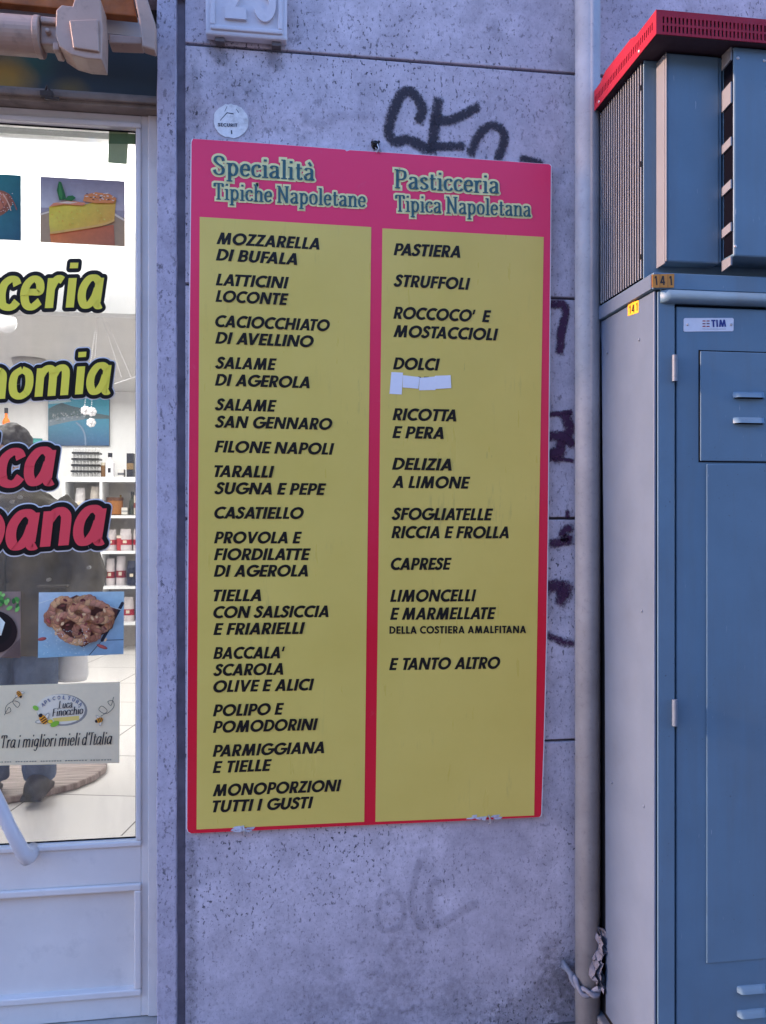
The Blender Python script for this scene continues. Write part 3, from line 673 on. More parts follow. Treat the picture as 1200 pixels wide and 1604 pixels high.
for j in range(NV + 1):
    t = j / NV; wd = .006 + .012 * math.sin(math.pi * t) ** .7 + random.uniform(-.006, .008)
    cx_ = q.x + .002 + .012 * math.sin(t * 7) ; cz = q.z + .07 - .15 * t
    for i in range(NU + 1):
        w = i / NU - .5
        vs.append((cx_ + wd * 1.5 * w + random.uniform(-.004, .004), -.088 + .018 * math.sin(w * 9 + t * 11) + random.uniform(-.008, .008), cz + random.uniform(-.006, .006) + .02 * w))
for j in range(NV):
    for i in range(NU):
        if random.random() > .06: fs.append((j * (NU + 1) + i, j * (NU + 1) + i + 1, (j + 1) * (NU + 1) + i + 1, (j + 1) * (NU + 1) + i))
mb.add(vs, fs)
o = mb.build('crumpled_paper', mat('crumple', (.13, .13, .16), .8, var=.35, scale=40)); tag(o, 'crumpled torn paper stuffed between drainpipe and cabinet', 'paper')
so_ = o.modifiers.new('solid', 'SOLIDIFY'); so_.thickness = .0008

# ------------------------------------------------------------------ lower telecom cabinet
YF, YBK, XC, XR = -.369, -.045, .866, 1.70
cab = thing('telecom_cabinet', ((XC + XR) / 2, (YF + YBK) / 2, .1), 'tall blue street telecom cabinet with hinged door and grey side toned as if sunlit', 'cabinet')
ztop = CAM.z + .548; zband = CAM.z + .511
zc = lambda v: P(1100, v, YF).z
mb = MB(); mb.box(XC + .0065, YF + .03, .1, XR, YBK, zband); mb.build('carcass', M['dark'], cab)  # near-black, so the gap behind the side panel reads as shadow
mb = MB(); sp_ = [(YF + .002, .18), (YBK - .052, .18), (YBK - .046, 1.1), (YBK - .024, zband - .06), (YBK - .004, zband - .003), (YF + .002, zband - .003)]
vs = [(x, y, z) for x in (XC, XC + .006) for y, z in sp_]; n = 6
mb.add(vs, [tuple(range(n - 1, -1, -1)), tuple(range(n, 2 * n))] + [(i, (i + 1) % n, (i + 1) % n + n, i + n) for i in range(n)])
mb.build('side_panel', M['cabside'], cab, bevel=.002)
mb = MB()
def col_(z): return z
xpost = P(1057, 802, YF).x
mb.box(XC + .0085, YF, .16, xpost, YF + .03, zband - .004)                     # corner post
mb.box(xpost, YF + .001, zc(476), XR, YF + .03, zband - .004)
mb.build('front_frame', M['cab'], cab, bevel=.0015)
mb = MB(); mb.box(XC - .014, YF - .012, .1, XR + .01, YBK, .16); mb.build('plinth', mat('plinth', (.12, .13, .15), .8), cab, bevel=.004)
mb = MB(); mb.box(XC - .006, YF - .008, zband, XR + .006, YBK - .003, ztop); mb.build('top_band', M['cab'], cab, bevel=.0015)
mb = MB(); mb.box(XC - .0085, YF + .0, zband + .001, XC - .0062, YBK - .006, ztop - .003); mb.build('band_end', M['cabside'], cab)
# rain lip
xl = P(1034, 465, YF).x; zl0, zl1 = zc(477), zc(455)
mb = MB(); prof = [(0, 0), (-.012, .002), (-.019, .008), (-.020, .016), (-.012, .026), (0, .0305)]
vs = []; fs = []; n = len(prof)
for x, k in ((xl, .3), (xl + .018, 1), (XR, 1)):
    for (y, z) in prof: vs.append((x, YF + y * k, zl0 + z * (zl1 - zl0) / .0305))
for i in range(2):
    for j in range(n - 1): fs.append((i * n + j, (i + 1) * n + j, (i + 1) * n + j + 1, i * n + j + 1))
fs.append(tuple(range(n))); mb.add(vs, fs); mb.build('rain_lip', M['cab'], cab, smooth=True)
# door with raised field, hatch and louvres
xd = P(1061, 802, YF).x; zd1 = zc(478); YD = YF + .003
mb = MB(); mb.box(xd, YD, .19, XR - .02, YD + .02, zd1 - .004); dr = mb.build('door', M['cab'], cab, bevel=.003)
xh, zh0, zh1 = P(1096, 640, YD).x, zc(722), zc(550)
mb = MB(); mb.box(xh - .003, YD - .0006, zh0 - .003, XR - .1, YD, zh1 + .003); mb.build('hatch_gap', M['dark'], dr)
mb = MB(); mb.box(xh, YD - .004, zh0, XR - .1, YD - .0004, zh1); mb.build('hatch', M['cab'], dr, bevel=.003)
xf, zf0, zf1 = P(1106, 900, YD).x, zc(1510), zc(724)
mb = MB(); mb.box(xf, YD - .0035, zf0, XR - .1, YD, zf1 - .004); mb.build('pressed_field', M['cab'], dr, bevel=.003, seg=3)
def louvre(v, u0, u1, Y):
    a, b = P(u0, v, Y), P(u1, v, Y); h = 10 * pxs(a); mb = MB(); vs = []; fs = []
    n = 14; m = 7
    for i in range(n + 1):
        t = i / n; e = min(1, math.sin(math.pi * min(t * 4, (1 - t) * 4, .5)) if min(t, 1 - t) < .125 else 1)
        e = (1 - max(0, 1 - min(t, 1 - t) / .16) ** 2.5) ** .6 if min(t, 1 - t) > 0 else .02
        for j in range(m + 1):
            w = j / m; d = math.sin(math.pi * (.15 + .85 * (1 - w)) * .62) * e
            prof_y = -.014 * e * math.sin(math.pi * min(1, (1 - w) * .9 + .08)) if j < m else 0
            vs.append((a.x + (b.x - a.x) * t, Y + (-.013 * e * (1 - w) ** .55 if j < m else .001), a.z - h * .5 + h * (w if j else 0) * 1.0))
    for i in range(n):
        for j in range(m): fs.append((i * (m + 1) + j, (i + 1) * (m + 1) + j, (i + 1) * (m + 1) + j + 1, i * (m + 1) + j + 1))
    mb.add(vs, fs)
    o = mb.build('louvre', M['cab'], dr, smooth=True)
    md = MB(); md.box(a.x + .004, Y - .0006, a.z - h * .5 - .002, b.x - .004, Y - .0001, a.z - h * .5 + .006); md.build('louvre_slot', M['dark'], dr)
for v in (618, 658): louvre(v, 1148, 1197, YD - .004)
for v in (1549, 1587): louvre(v, 1154, 1199, YD)
for v0, v1 in ((556, 597), (1096, 1137)):
    a = P(1057.5, v0, YF - .006); b = P(1058.5, v1, YF - .006)
    mb = MB(); mb.tube([(a.x, YF - .005, b.z), (a.x, YF - .005, a.z)], .0062, 14)
    for z in (b.z + .012, a.z - .012): mb.tube([(a.x, YF - .005, z - .001), (a.x, YF - .005, z + .001)], .0068, 14)
    mb.build('hinge', mat('hinge_paint', (.085, .115, .16), .5), cab, smooth=False)
# operator plate with the coloured mark and lettering
def plate(q, Y, c, name, par, extra=None, m='print', th=.0012):
    mb = MB(); mb.prism(poly_px(q, Y), Y - th, Y - .0001, c)
    if extra: extra(mb)
    return mb.build(name, M[m], par, col=True)
def tim(mb):
    Y = YD - .0014; rd, bl = rgb(150, 25, 45), rgb(25, 45, 120)
    for k, v in enumerate((503.2, 507.4, 511.6)):
        mb.prism(poly_px([(1100, v - 1), (1111, v - 1), (1111, v + .6), (1100, v + .6)], YD), Y - .0003, Y, rd if k % 2 == 0 else (.12, .015, .06, 1))
    mb.prism(poly_px([(1104.6, 502.2), (1106.2, 502.2), (1106.2, 512.2), (1104.6, 512.2)], YD), Y - .0006, Y - .0003, (.55, .58, .62, 1))
    put_text(mb, 'TIM', (1114.5, 512.2), (1137.5, 511.8), 11, Y - .0004, col=bl)
    for k in range(16):
        u = 1100 + k * 2.3; mb.prism(poly_px([(u, 515), (u + 1.5, 515), (u + 1.5, 516), (u, 516)], YD), Y - .0003, Y, (.3, .32, .38, 1))
tp = plate([(1071, 500), (1072.5, 498.4), (1147, 498.2), (1149, 500), (1148.5, 517.5), (1147, 519), (1072, 519.6), (1070.6, 518)], YD, (.62, .64, .70, 1), 'operator_plate', dr, tim)
for u in (1076.5, 1145): q = P(u, 508.5, YD); MB().ball((q.x, YD - .0018, q.z), .0032, .0016, .0032, 10, 6).build('screw', M['steel'], tp, smooth=True)
def num(mb, pts, Y, cells):
    for a, b in cells: put_text(mb, a, b[0], b[1], b[2], Y, col=(.02, .015, .01, 1))
ylb = rgb(205, 130, 40); Yt = YF - .0095
mb = MB(); mb.prism(poly_px([(1021.5, 430), (1056, 429), (1055.5, 450.5), (1021.5, 450.5)], Yt), Yt - .0008, Yt + .001, rgb(190, 125, 45))
for t, u0, u1 in (('1', 1026, 1030), ('4', 1034.5, 1042), ('1', 1049, 1053)): put_text(mb, t, (u0, 446.5), (u1, 446.3), 14, Yt - .001, col=(.015, .01, .008, 1))
for u in (1033, 1045.5): mb.prism(poly_px([(u, 430), (u + .6, 430), (u + .6, 450.5), (u, 450.5)], Yt), Yt - .0012, Yt - .0008, (.2, .1, .03, 1))
tag(mb.build('number_label', M['print'], cab, col=True), 'ochre label reading 141 on the front band corner')
# the smaller label sits on the left side panel
mb = MB(); X = XC - .0006
def sidepoly(pts, X, c): mb.flat([tuple(PX(u, v, X)) for u, v in pts], c)
sidepoly([(983.5, 475.5), (1000.5, 470.5), (1000, 489.5), (983.5, 495)], X, rgb(240, 170, 50))
def sidetext(t, u0, u1, v, cap):
    a, b = PX(u0, v, X), PX(u1, v - 1, X); H = cap * pxs(a); dy = b.y - a.y
    g_ = layout(t)[0][0]; xs = [p[0] for q in g_ for p in q]; mn, mx = min(xs), max(xs)
    for k, q in enumerate(g_): mb.flat([(X - .0003 - k * EPS, a.y + dy * (p[0] - mn) / (mx - mn), a.z + (b.z - a.z) * (p[0] - mn) / (mx - mn) + p[1] * H) for p in q], (.03, .015, .01, 1))
sidetext('1', 985.5, 988, 491.5, 12); sidetext('4', 989.5, 994, 490, 12); sidetext('1', 996.5, 998.8, 487, 12)
tag(mb.build('number_label', M['print'], cab, col=True), 'bright yellow label reading 141 on the side panel')
mb = MB()
for u, v in ((1001, 532), (951, 553), (1005, 957), (1008, 1263), (958, 1226)):
    q = PX(u, v, XC - .001); MB().ball((XC - .001, q.y, q.z), .002, .004, .004, 10, 6).build('rivet', M['cabside'], cab, smooth=True)

# ------------------------------------------------------------------ upper cabinet
YU = -.319
up = thing('cabinet_extension', ((XC + XR) / 2, (YU + YBK) / 2, ztop), 'blue ribbed electronics box with slotted red top cover standing on the telecom cabinet', 'cabinet')
zu0, zu1 = ztop, CAM.z + 1.066
mb = MB(); mb.box(XC + .018, YU + .004, zu0, XR, YBK, zu1); mb.build('core', M['dark'], up)
mb = MB(); tips = MB(); nf = 21
for k in range(nf):
    y = -.03 + (YU + .003 + .03) * (k + .5) / nf - .0; mb.box(XC - .002, y - .0019, zu0 + .006, XC + .0175, y + .0019, zu1 - .004); tips.box(XC - .0045, y - .0018, zu0 + .006, XC - .0021, y + .0018, zu1 - .004)
mb.build('cooling_fins', mat('fin_shade', (.010, .010, .013), .8, spec=.05), up); tips.build('fin_tips', M['fin'], up)  # near-black bodies paint the shade between fins; tips stay metal-coloured
for k, (fr, dz) in enumerate(((.12, .03), (.12, .2), (.12, .38), (.97, .05), (.97, .27), (.97, .45))):
    y = -.03 + (YU + .03) * fr; MB().box(XC - .006, y - .004, zu0 + dz, XC - .0046, y + .004, zu0 + dz + .012).build('fin_clip', M['black'], up)
xq = .896
mb = MB(); mb.box(XC - .002, YU, zu0 + .001, XR, YU + .0035, zu1); mb.build('front_frame', M['cab'], up, bevel=.002)
zp0, zp1 = CAM.z + .579, CAM.z + 1.062
mb = MB(); mb.box(xq + .004, -.362, zp0, 1.0305, YU - .0005, zp1); mb.build('front_panel', M['cab'], up, bevel=.004)
mb = MB(); mb.box(xq - .0005, -.3585, zp0 - .004, xq + .0035, YU - .0005, zp1 - .002); mb.box(xq + .001, -.3645, zp0 + .0, xq + .0038, -.3586, zp1 - .001); mb.build('panel_lit_edge', M['beige'], up, bevel=.001)
x2 = 1.0355
mb = MB(); mb.box(x2 + .006, -.402, zp0 + .006, XR - .1, YU - .0005, zp1 + .002); mb.build('outer_panel', M['cab'], up, bevel=.004)
mb = MB(); mb.box(1.0308, -.3605, zp0 + .004, 1.0352, -.325, zp1 - .002); mb.build('panel_return', M['cab'], up)
mb = MB(); zz = zp1 - .03; cuts = []
for k in range(5): cuts.append((zz - k * .0978 - (.05 if k == 0 else .078), zz - k * .0978))
edges = [zp1 + .002]
for z0, z1 in cuts: edges += [z1, z0]
edges.append(zp0 + .006)
for a in range(0, len(edges), 2):
    t, b_ = edges[a], edges[a + 1]; st_ = 0 if a == 0 else .0025; sb = 0 if a == len(edges) - 2 else .0025; mb = MB()
    vs = [(x, y, z) for x in (x2, x2 + .004) for y, z in ((-.3995, t + st_), (-.3995, b_ + sb), (-.3625, b_ - sb), (-.3625, t - st_))]
    mb.add(vs, [(0, 1, 2, 3), (7, 6, 5, 4), (0, 4, 5, 1), (1, 5, 6, 2), (2, 6, 7, 3), (3, 7, 4, 0)])
    mb.build('vent_bar', M['beige'], up)
mb = MB(); mb.box(x2 + .0052, -.399, zp0 + .012, x2 + .0058, -.363, zp1 - .004); mb.build('vent_lining', mat('vent_black', (.004, .004, .007), .9, spec=0), up)
mb = MB()
for u, v in ((1156, 91), (1152, 386), (1197, 95)):
    q = P(u, v, -.402); MB().ball((q.x, -.4025, q.z), .0035, .0018, .0035, 10, 6).build('panel_screw', M['steel'], up, smooth=True)
# red slotted cover
XCV, YCV, zc0, zc1 = .843, -.424, CAM.z + 1.064, CAM.z + 1.118
red = MB()
def slot_face(mb, a0, a1, z0, z1, rows, pitch, sw, put):
    n = int((a1 - a0 - .02) / pitch); s0 = a0 + .01
    hs = (z1 - z0) / (rows + .9); g_ = hs * .45 * 2 / (rows + 1)
    zr = [z0 + .3 * hs + i * hs * 1.05 for i in range(rows)]
    put(a0, z0, s0, z1); put(s0 + n * pitch, z0, a1, z1)
    for i in range(n):
        x = s0 + i * pitch; put(x, z0, x + pitch - sw, z1)
        e = [z0] + [q for z in zr for q in (z, z + hs * .78)] + [z1]
        for j in range(0, len(e), 2): put(x + pitch - sw, e[j], x + pitch, e[j + 1])
slot_face(red, XCV, XR + .03, zc0, zc1, 2, .0094, .0042, lambda x0, z0, x1, z1: red.box(x0, YCV, z0, x1, YCV + .002, z1))
slot_face(red, YCV + .0021, -.055, zc0 + .012, zc1, 1, .0094, .0042, lambda y0, z0, y1, z1: red.box(XCV, y0, z0, XCV + .002, y1, z1))
red.box(XCV, YCV + .0021, zc0, XCV + .002, -.055, zc0 + .0119)
red.box(XCV + .0021, YCV + .0021, zc1 - .002, XR + .03, -.055, zc1 - .0001)
red.build('red_cover', M['red'], up)
mb = MB(); prof = [(YCV + .1, zc1), (YCV + .13, zc1 + .010), (-.15, zc1 + .013), (-.115, zc1)]
vs = [(x, y, z) for x in (XCV + .0, XR) for y, z in prof]; mb.add(vs, [(0, 1, 2, 3), (7, 6, 5, 4), (0, 4, 5, 1), (1, 5, 6, 2), (2, 6, 7, 3)])
mb.build('cover_ridge', M['red'], up)
mb = MB(); mb.box(XCV + .006, YCV + .006, zc0 + .004, XR + .02, -.06, zc1 - .006); mb.build('cover_lining', mat('lining', (.035, .02, .03), .8), up)
for y in (-.34, -.11): MB().ball((XCV - .0008, y, zc0 + .008), .0018, .004, .004, 10, 6).build('cover_rivet', M['steel'], up, smooth=True)

# ------------------------------------------------------------------ shop door
YG, YR = .085, .068                       # glass and frame face
xg1 = P(214, 802, YR).x; XD1 = XJ1 - .01; XD0 = -1.16
zG0, zG1 = P(214, 1316, YR).z, P(214, 197, YR).z
zT = P(214, 181, YR).z
door = thing('shop_door', ((XD0 + XD1) / 2, YR, .12), 'pale grey framed glass shop door covered with stickers and food photographs', 'door')
zPan1, zPan0 = P(214, 1385, YR).z, P(214, 1552, YR).z
zB = P(214, 1592, YR).z
mb = MB()
mb.box(xg1 + .012, YR, zB, XD1, YR + .05, zT)                                  # right stile
mb.box(xg1 + .030, YR - .006, zB, XD1, YR - .0005, zT)
mb.box(XD0, YR, zB, XD0 + .07, YR + .05, zT)
mb.box(XD0 + .07, YR, zG1 + .006, xg1 + .012, YR + .05, zT)                    # top rail
mb.box(XD0 + .07, YR, zPan1 + .004, xg1 + .012, YR + .05, zG0 - .014)          # lock rail
mb.box(XD0 + .07, YR, zB, xg1 + .012, YR + .05, zPan0 - .010)                  # bottom rail
mb.build('door_frame', M['door'], door, bevel=.002)
def bead(name, x0, z0, x1, z1, w, y0, y1):
    mb = MB()
    mb.box(x0, y0, z0, x1, y1, z0 + w); mb.box(x0, y0, z1 - w, x1, y1, z1); mb.box(x0, y0, z0 + w, x0 + w, y1, z1 - w); mb.box(x1 - w, y0, z0 + w, x1, y1, z1 - w)
    return mb.build(name, M['door'], door, bevel=.004, seg=3)
bead('glazing_bead', XD0 + .07, zG0 - .014, xg1 + .013, zG1 + .006, .0145, YR - .008, YG + .02)
bead('panel_moulding', XD0 + .07, zPan0 - .010, xg1 + .013, zPan1 + .004, .018, YR - .009, YG + .02)
mb = MB(); mb.box(XD0 + .085, YR + .014, zPan0 + .004, xg1 - .002, YR + .03, zPan1 - .008); mb.build('lower_panel', M['door'], door)
mb = MB(); mb.box(XD0 + .08, YG, zG0 - .002, xg1 + .002, YG + .006, zG1 - .004); mb.build('glass_pane', M['glass'], door)
bead('glass_gasket', XD0 + .0845, zG0 + .0004, xg1 - .0014, zG1 - .0084, .004, YG - .004, YG - .0005).data.materials[0] = M['dark']
# tubular handle
a, b = P(42, 1345, .02), P(0, 1262, .0)
mb = MB(); d = (b - a).normalized()
mb.tube([a + Vector((0, .055, -.0)), a + Vector((.0, .02, -.002)), a + Vector((0, .005, 0)), a + d * .02 + Vector((0, -.004, 0)), a + d * .1 + Vector((0, -.006, 0)), b, b + d * .5], [.019, .019, .0195, .018, .0165, .0165, .0165], 20)
mb.build('push_handle', mat('handle_white', (.62, .61, .62), .35, var=.04), door, smooth=True)
mb = MB(); mb.box(XD0 - .05, -.03, .1, XD1 + .01, .4, zB - .003); structure(mb, 'door_step', mat('step', (.42, .39, .36), .8, var=.15, scale=14, dirt=.3), bevel=.008)
# rail and painted lintel over the door
zl = P(200, 150, .04).z
mb = MB(); mb.box(XD0 - .04, .03, zT + .001, XD1, .11, zl); mb.box(XD0 - .04, .018, zl - .026, XD1, .0295, zl - .010)
lt = mb.build('shutter_rail', M['rail'], bevel=.003); tag(lt, 'grimy dark metal rail over the top of the shop door', 'rail')
q = P(75, 150, .015)
mb = MB(); mb.box(q.x - .016, .004, q.z - .006, q.x + .014, .018, q.z + .008); mb.tube([(q.x - .006, .012, q.z + .006), (q.x + .0, .006, q.z + .02), (q.x + .008, .012, q.z + .006)], .004, 8); mb.box(q.x - .004, .002, q.z - .014, q.x + .03, .01, q.z - .008)
mb.build('latch', mat('latch_iron', (.10, .085, .075), .5, .5), lt, bevel=.002)
def lintel():
    m, nt, bs = newmat('painted_lintel'); v = coords(nt, (1, 1, 1.2))
    def spot(u, w, r):
        c = P(u, w, .07); ds = nd(nt, 'ShaderNodeVectorMath', operation='DISTANCE'); ds.inputs[1].default_value = (c.x, c.y, c.z * 1.2)
        nt.links.new(v, ds.inputs[0]); ad = nd(nt, 'ShaderNodeMath', operation='MULTIPLY_ADD'); nt.links.new(noise(nt, v, 9, 4), ad.inputs[0]); ad.inputs[1].default_value = r * .8
        nt.links.new(ds.outputs['Value'], ad.inputs[2]); return ramp(nt, ad.outputs[0], r * .7, r * 1.7, (1, 1, 1, 1), (0, 0, 0, 1))
    col = mix(nt, spot(45, 92, .07), (.030, .036, .034, 1), (.03, .085, .055, 1))
    col = mix(nt, spot(110, 145, .045), col, (.16, .10, .02, 1))
    col = mix(nt, spot(5, 125, .07), col, (.42, .21, .015, 1))
    nt.links.new(col, bs.inputs['Base Color']); bs.inputs['Roughness'].default_value = .55; return m
zl2 = P(200, 72, .07).z
mb = MB(); mb.box(XD0 - .04, .07, zl + .001, XD1, .30, zl2 + .1)
tag(mb.build('painted_lintel', lintel(), base=(0, 0, 0)), 'dark green and orange painted lintel panel under the awning', 'panel')
# awning
YA = -.13
xs_ = lambda u, v: P(u, v, YA)
aw = thing('awning', (-.8, YA, P(100, 60, YA).z), 'folded awning with pinkish grey roller arm over the shop door', 'awning')
zt = P(30, 56, YA).z; rt = 29 * pxs(P(30, 56, YA))
xe = P(66, 56, YA).x
mb = MB(); mb.tube([(-1.5, YA, zt), (xe, YA, zt)], rt, 32); mb.tube([(xe - .012, YA, zt), (xe + .001, YA, zt)], rt * 1.05, 32); mb.build('roller_tube', M['awning'], aw, smooth=False, bevel=.002)
xj = P(96, 58, YA).x
mb = MB(); mb.box(xe + .001, YA - .02, zt - .026, xj, YA + .02, zt + .028); mb.box(xe + .004, YA - .03, zt + .018, xj + .004, YA - .004, zt + .034); mb.tube([(xe + .02, YA - .034, zt), (xe + .02, YA - .018, zt)], .006, 12)
mb.box(xj - .012, YA - .03, zt - .044, xj + .004, YA + .02, zt - .024)
mb.build('arm_joint', M['awning'], aw, bevel=.004)
mb = MB(); mb.prism(poly_px([(95, 32), (103, 24), (120, 26), (124, 12), (163, 14), (166, 60), (165, 108), (140, 106), (118, 100), (100, 88), (94, 70)], YA), YA - .04, YA + .03)
mb.prism(poly_px([(116, 50), (160, 48), (162, 98), (122, 92)], YA), YA - .046, YA - .0405)
mb.build('arm_bracket', M['awning'], aw, bevel=.008, seg=3)
mb = MB(); mb.prism(poly_px([(-220, -6), (-220, 5), (222, 62), (222, 32)], YA + .09), YA + .08, YA + .11); mb.build('canvas_edge', M['awnwhite'], aw)
mb = MB(); mb.prism(poly_px([(-220, -60), (-220, -2), (0, 3), (214, 25), (196, -60)], YA + .03), YA + .032, YA + .06); mb.build('valance', M['awnbrown'], aw, bevel=.003)
mb = MB(); mb.prism(poly_px([(208, -20), (224, -20), (246, 48), (246, 90), (226, 84), (222, 50)], YA + .03), YA + .0, YA + .031); mb.build('wall_arm', M['awning'], aw, bevel=.004)
mb = MB(); mb.prism(poly_px([(170, 52), (222, 56), (222, 68), (170, 66)], YA + .03), YA + .033, YA + .075); mb.build('cross_bar', M['awning'], aw, bevel=.003)
mb = MB(); mb.box(XD0 - .04, YA + .115, P(100, -60, YA + .1).z + .1, XD1 - .005, .07, P(100, -60, YA + .1).z + .25)
mb.build('awning_housing', M['awning'], aw)
lw = MB(); lw.box(XD0 - 1.7, -.170, .1, XD0 - 1.2, -.0005, 4.1); o = lw.build('blocker', M['wall'], bevel=.006); tag(o, 'pale stone pilaster added out of view left of the shop door to shade the cabinet side', 'blocker')  # unseen upright, added so its soft shadow falls along the cabinet side
# masonry left of the door and over it
lw = MB(); lw.box(-3.4, 0, .1, XD0 - .042, .3, 4.1); o = lw.build('stone_wall', M['wall'], bevel=.004); tag(o, 'plain pale stone wall on the far side of the shop door', 'wall')
lw = MB(); lw.box(XD0 - .04, .0, zl2 + .102, XL - .002, .3, 4.1); o = lw.build('stone_wall', M['wall']); tag(o, 'stone wall strip above the awning over the shop door', 'wall')

# ------------------------------------------------------------------ things stuck on the glass
YS = YG - .0005
def ell(cx, cy, rx, ry, a=0, n=28):
    c, s_ = math.cos(R(a)), math.sin(R(a))
    return [(cx + rx * math.cos(t) * c - ry * math.sin(t) * s_, cy + rx * math.cos(t) * s_ + ry * math.sin(t) * c) for t in [2 * math.pi * k / n for k in range(n)]]
def ink(c):
    r = (c[0] / .58, c[1] / .66, c[2] / .98); k = max(1, max(r) / .9); return (r[0] / k, r[1] / k, r[2] / k, 1)
class Art:
    def __init__(s, Y, ink_=ink): s.mb = MB(); s.Y = Y; s.k = 0; s.ink = ink_
    def poly(s, pts, c, g=None):
        s.k += 1; Y = s.Y - .0006 - s.k * 5e-5
        vs = [tuple(P(u, v, Y)) for u, v in pts]
        s.mb.add(vs, [tuple(range(len(vs)))], [s.ink(x) for x in g] if g else [s.ink(c)] * len(vs))
    def blob(s, cx, cy, rx, ry, a, c, dark=.55, light=1.35):
        s.poly(ell(cx, cy, rx, ry, a), tuple(x * dark for x in c[:3]) + (1,))
        s.poly(ell(cx - rx * .06, cy - ry * .12, rx * .88, ry * .82, a), c)
        s.poly(ell(cx - rx * .12, cy - ry * .28, rx * .6, ry * .45, a), tuple(min(.9, x * light) for x in c[:3]) + (1,))
    def line(s, pts, w, c, sm=True):
        pts = catmull(pts, 5) if sm else pts
        for q in ribbon(pts, w, w, 0, True): s.poly(q, c)
    def base(s, q, c): s.mb.prism(poly_px(q, s.Y), s.Y - .0006, s.Y - .0001, s.ink(c))
    def done(s, name, label, cat, group=None, m='photo'):
        return tag(s.mb.build(name, M[m], col=True), label, cat, group)
PH = 'food photographs stuck on the shop door'
rnd = random.Random(5)
# cake slice
A = Art(YS); A.base([(63.5, 276.5), (195.5, 284), (195.5, 386), (63.5, 379)], rgb(140, 132, 150))
A.poly([(63.5, 276.5), (195.5, 284), (195.5, 330), (63.5, 325)], 0, [rgb(120, 115, 140), rgb(120, 112, 135), rgb(165, 158, 178), rgb(170, 170, 190)])
A.poly([(63.5, 334), (90, 326), (150, 322), (195.5, 342), (195.5, 386), (63.5, 379)], rgb(150, 128, 112))
A.line([(63.5, 336), (80, 331), (90, 329)], 2.5, rgb(215, 205, 205)); A.line([(180, 336), (195, 345)], 3, rgb(225, 215, 215))
A.poly([(78, 366), (178, 352), (180, 384.5), (80, 379.5)], 0, [rgb(200, 110, 60), rgb(170, 95, 70), rgb(150, 95, 80), rgb(210, 125, 75)])
A.poly([(77, 324), (100, 319), (130, 321), (150, 316), (182, 312), (179, 346), (160, 353), (100, 364), (79, 366), (77, 350)], 0, [rgb(226, 205, 70), rgb(230, 210, 80), rgb(228, 205, 85), rgb(222, 190, 80), rgb(205, 165, 80), rgb(195, 150, 75), rgb(215, 175, 85), rgb(222, 190, 80), rgb(215, 180, 90), rgb(222, 205, 90)])
for k in range(46): A.poly(ell(rnd.uniform(82, 176), rnd.uniform(325, 352), rnd.uniform(.6, 2.2), rnd.uniform(.4, 1.2), rnd.uniform(0, 90), 8), rnd.choice([rgb(190, 160, 60), rgb(240, 225, 120), rgb(200, 150, 60), rgb(235, 215, 90)]))
A.line([(80, 365), (120, 359), (160, 352), (178, 345)], 3.5, rgb(225, 180, 110))
A.poly([(77, 324), (84, 318), (110, 314), (135, 318), (130, 322), (100, 320)], rgb(190, 120, 95))
A.poly([(88, 318), (105, 315), (122, 317), (110, 319)], rgb(225, 205, 200))
A.poly([(130, 315), (133, 305), (150, 301), (172, 304), (183, 311), (178, 318), (150, 318)], rgb(190, 120, 75))
for k in range(30): A.poly(ell(rnd.uniform(136, 178), rnd.uniform(302, 314), rnd.uniform(1, 3), rnd.uniform(.5, 1.2), rnd.uniform(-30, 30), 8), rnd.choice([rgb(70, 50, 55), rgb(225, 215, 220), rgb(150, 110, 110), rgb(210, 200, 205)]))
for pts, c in (([(92, 284), (96, 285), (101, 300), (104, 312), (93, 314), (89, 298)], rgb(35, 85, 45)), ([(93, 286), (98, 304), (97, 313), (92, 305)], rgb(55, 115, 60)), ([(102, 313), (106, 307), (114, 306), (119, 310), (112, 315)], rgb(40, 95, 50))): A.poly(pts, c)
A.done('food_photo', 'photograph of a yellow cake slice with mint leaf on the glass door', 'photo', PH)
# pastry on teal
A = Art(YS); A.base([(-95, 267.5), (33, 274.8), (33, 377), (-95, 370)], rgb(40, 110, 125))
A.poly([(-95, 267.5), (33, 274.8), (33, 377), (-95, 370)], 0, [rgb(60, 140, 150), rgb(35, 90, 105), rgb(40, 75, 100), rgb(50, 110, 130)])
A.blob(-25, 322, 46, 24, -12, rgb(170, 105, 85))
for k in range(9): A.line([(-58 + k * 9, 302 + k * .3), (-50 + k * 9, 318), (-46 + k * 9, 340 - k * 1.5)], 1.6, rgb(205, 170, 160) if k % 2 else rgb(135, 75, 65))
for k in range(90): A.poly(ell(rnd.uniform(-70, 20), rnd.uniform(302, 335), .9, .6, 0, 6), rgb(225, 215, 225))
A.done('food_photo', 'photograph of a sugared pastry on a teal ground, cut by the photo edge', 'photo', PH)
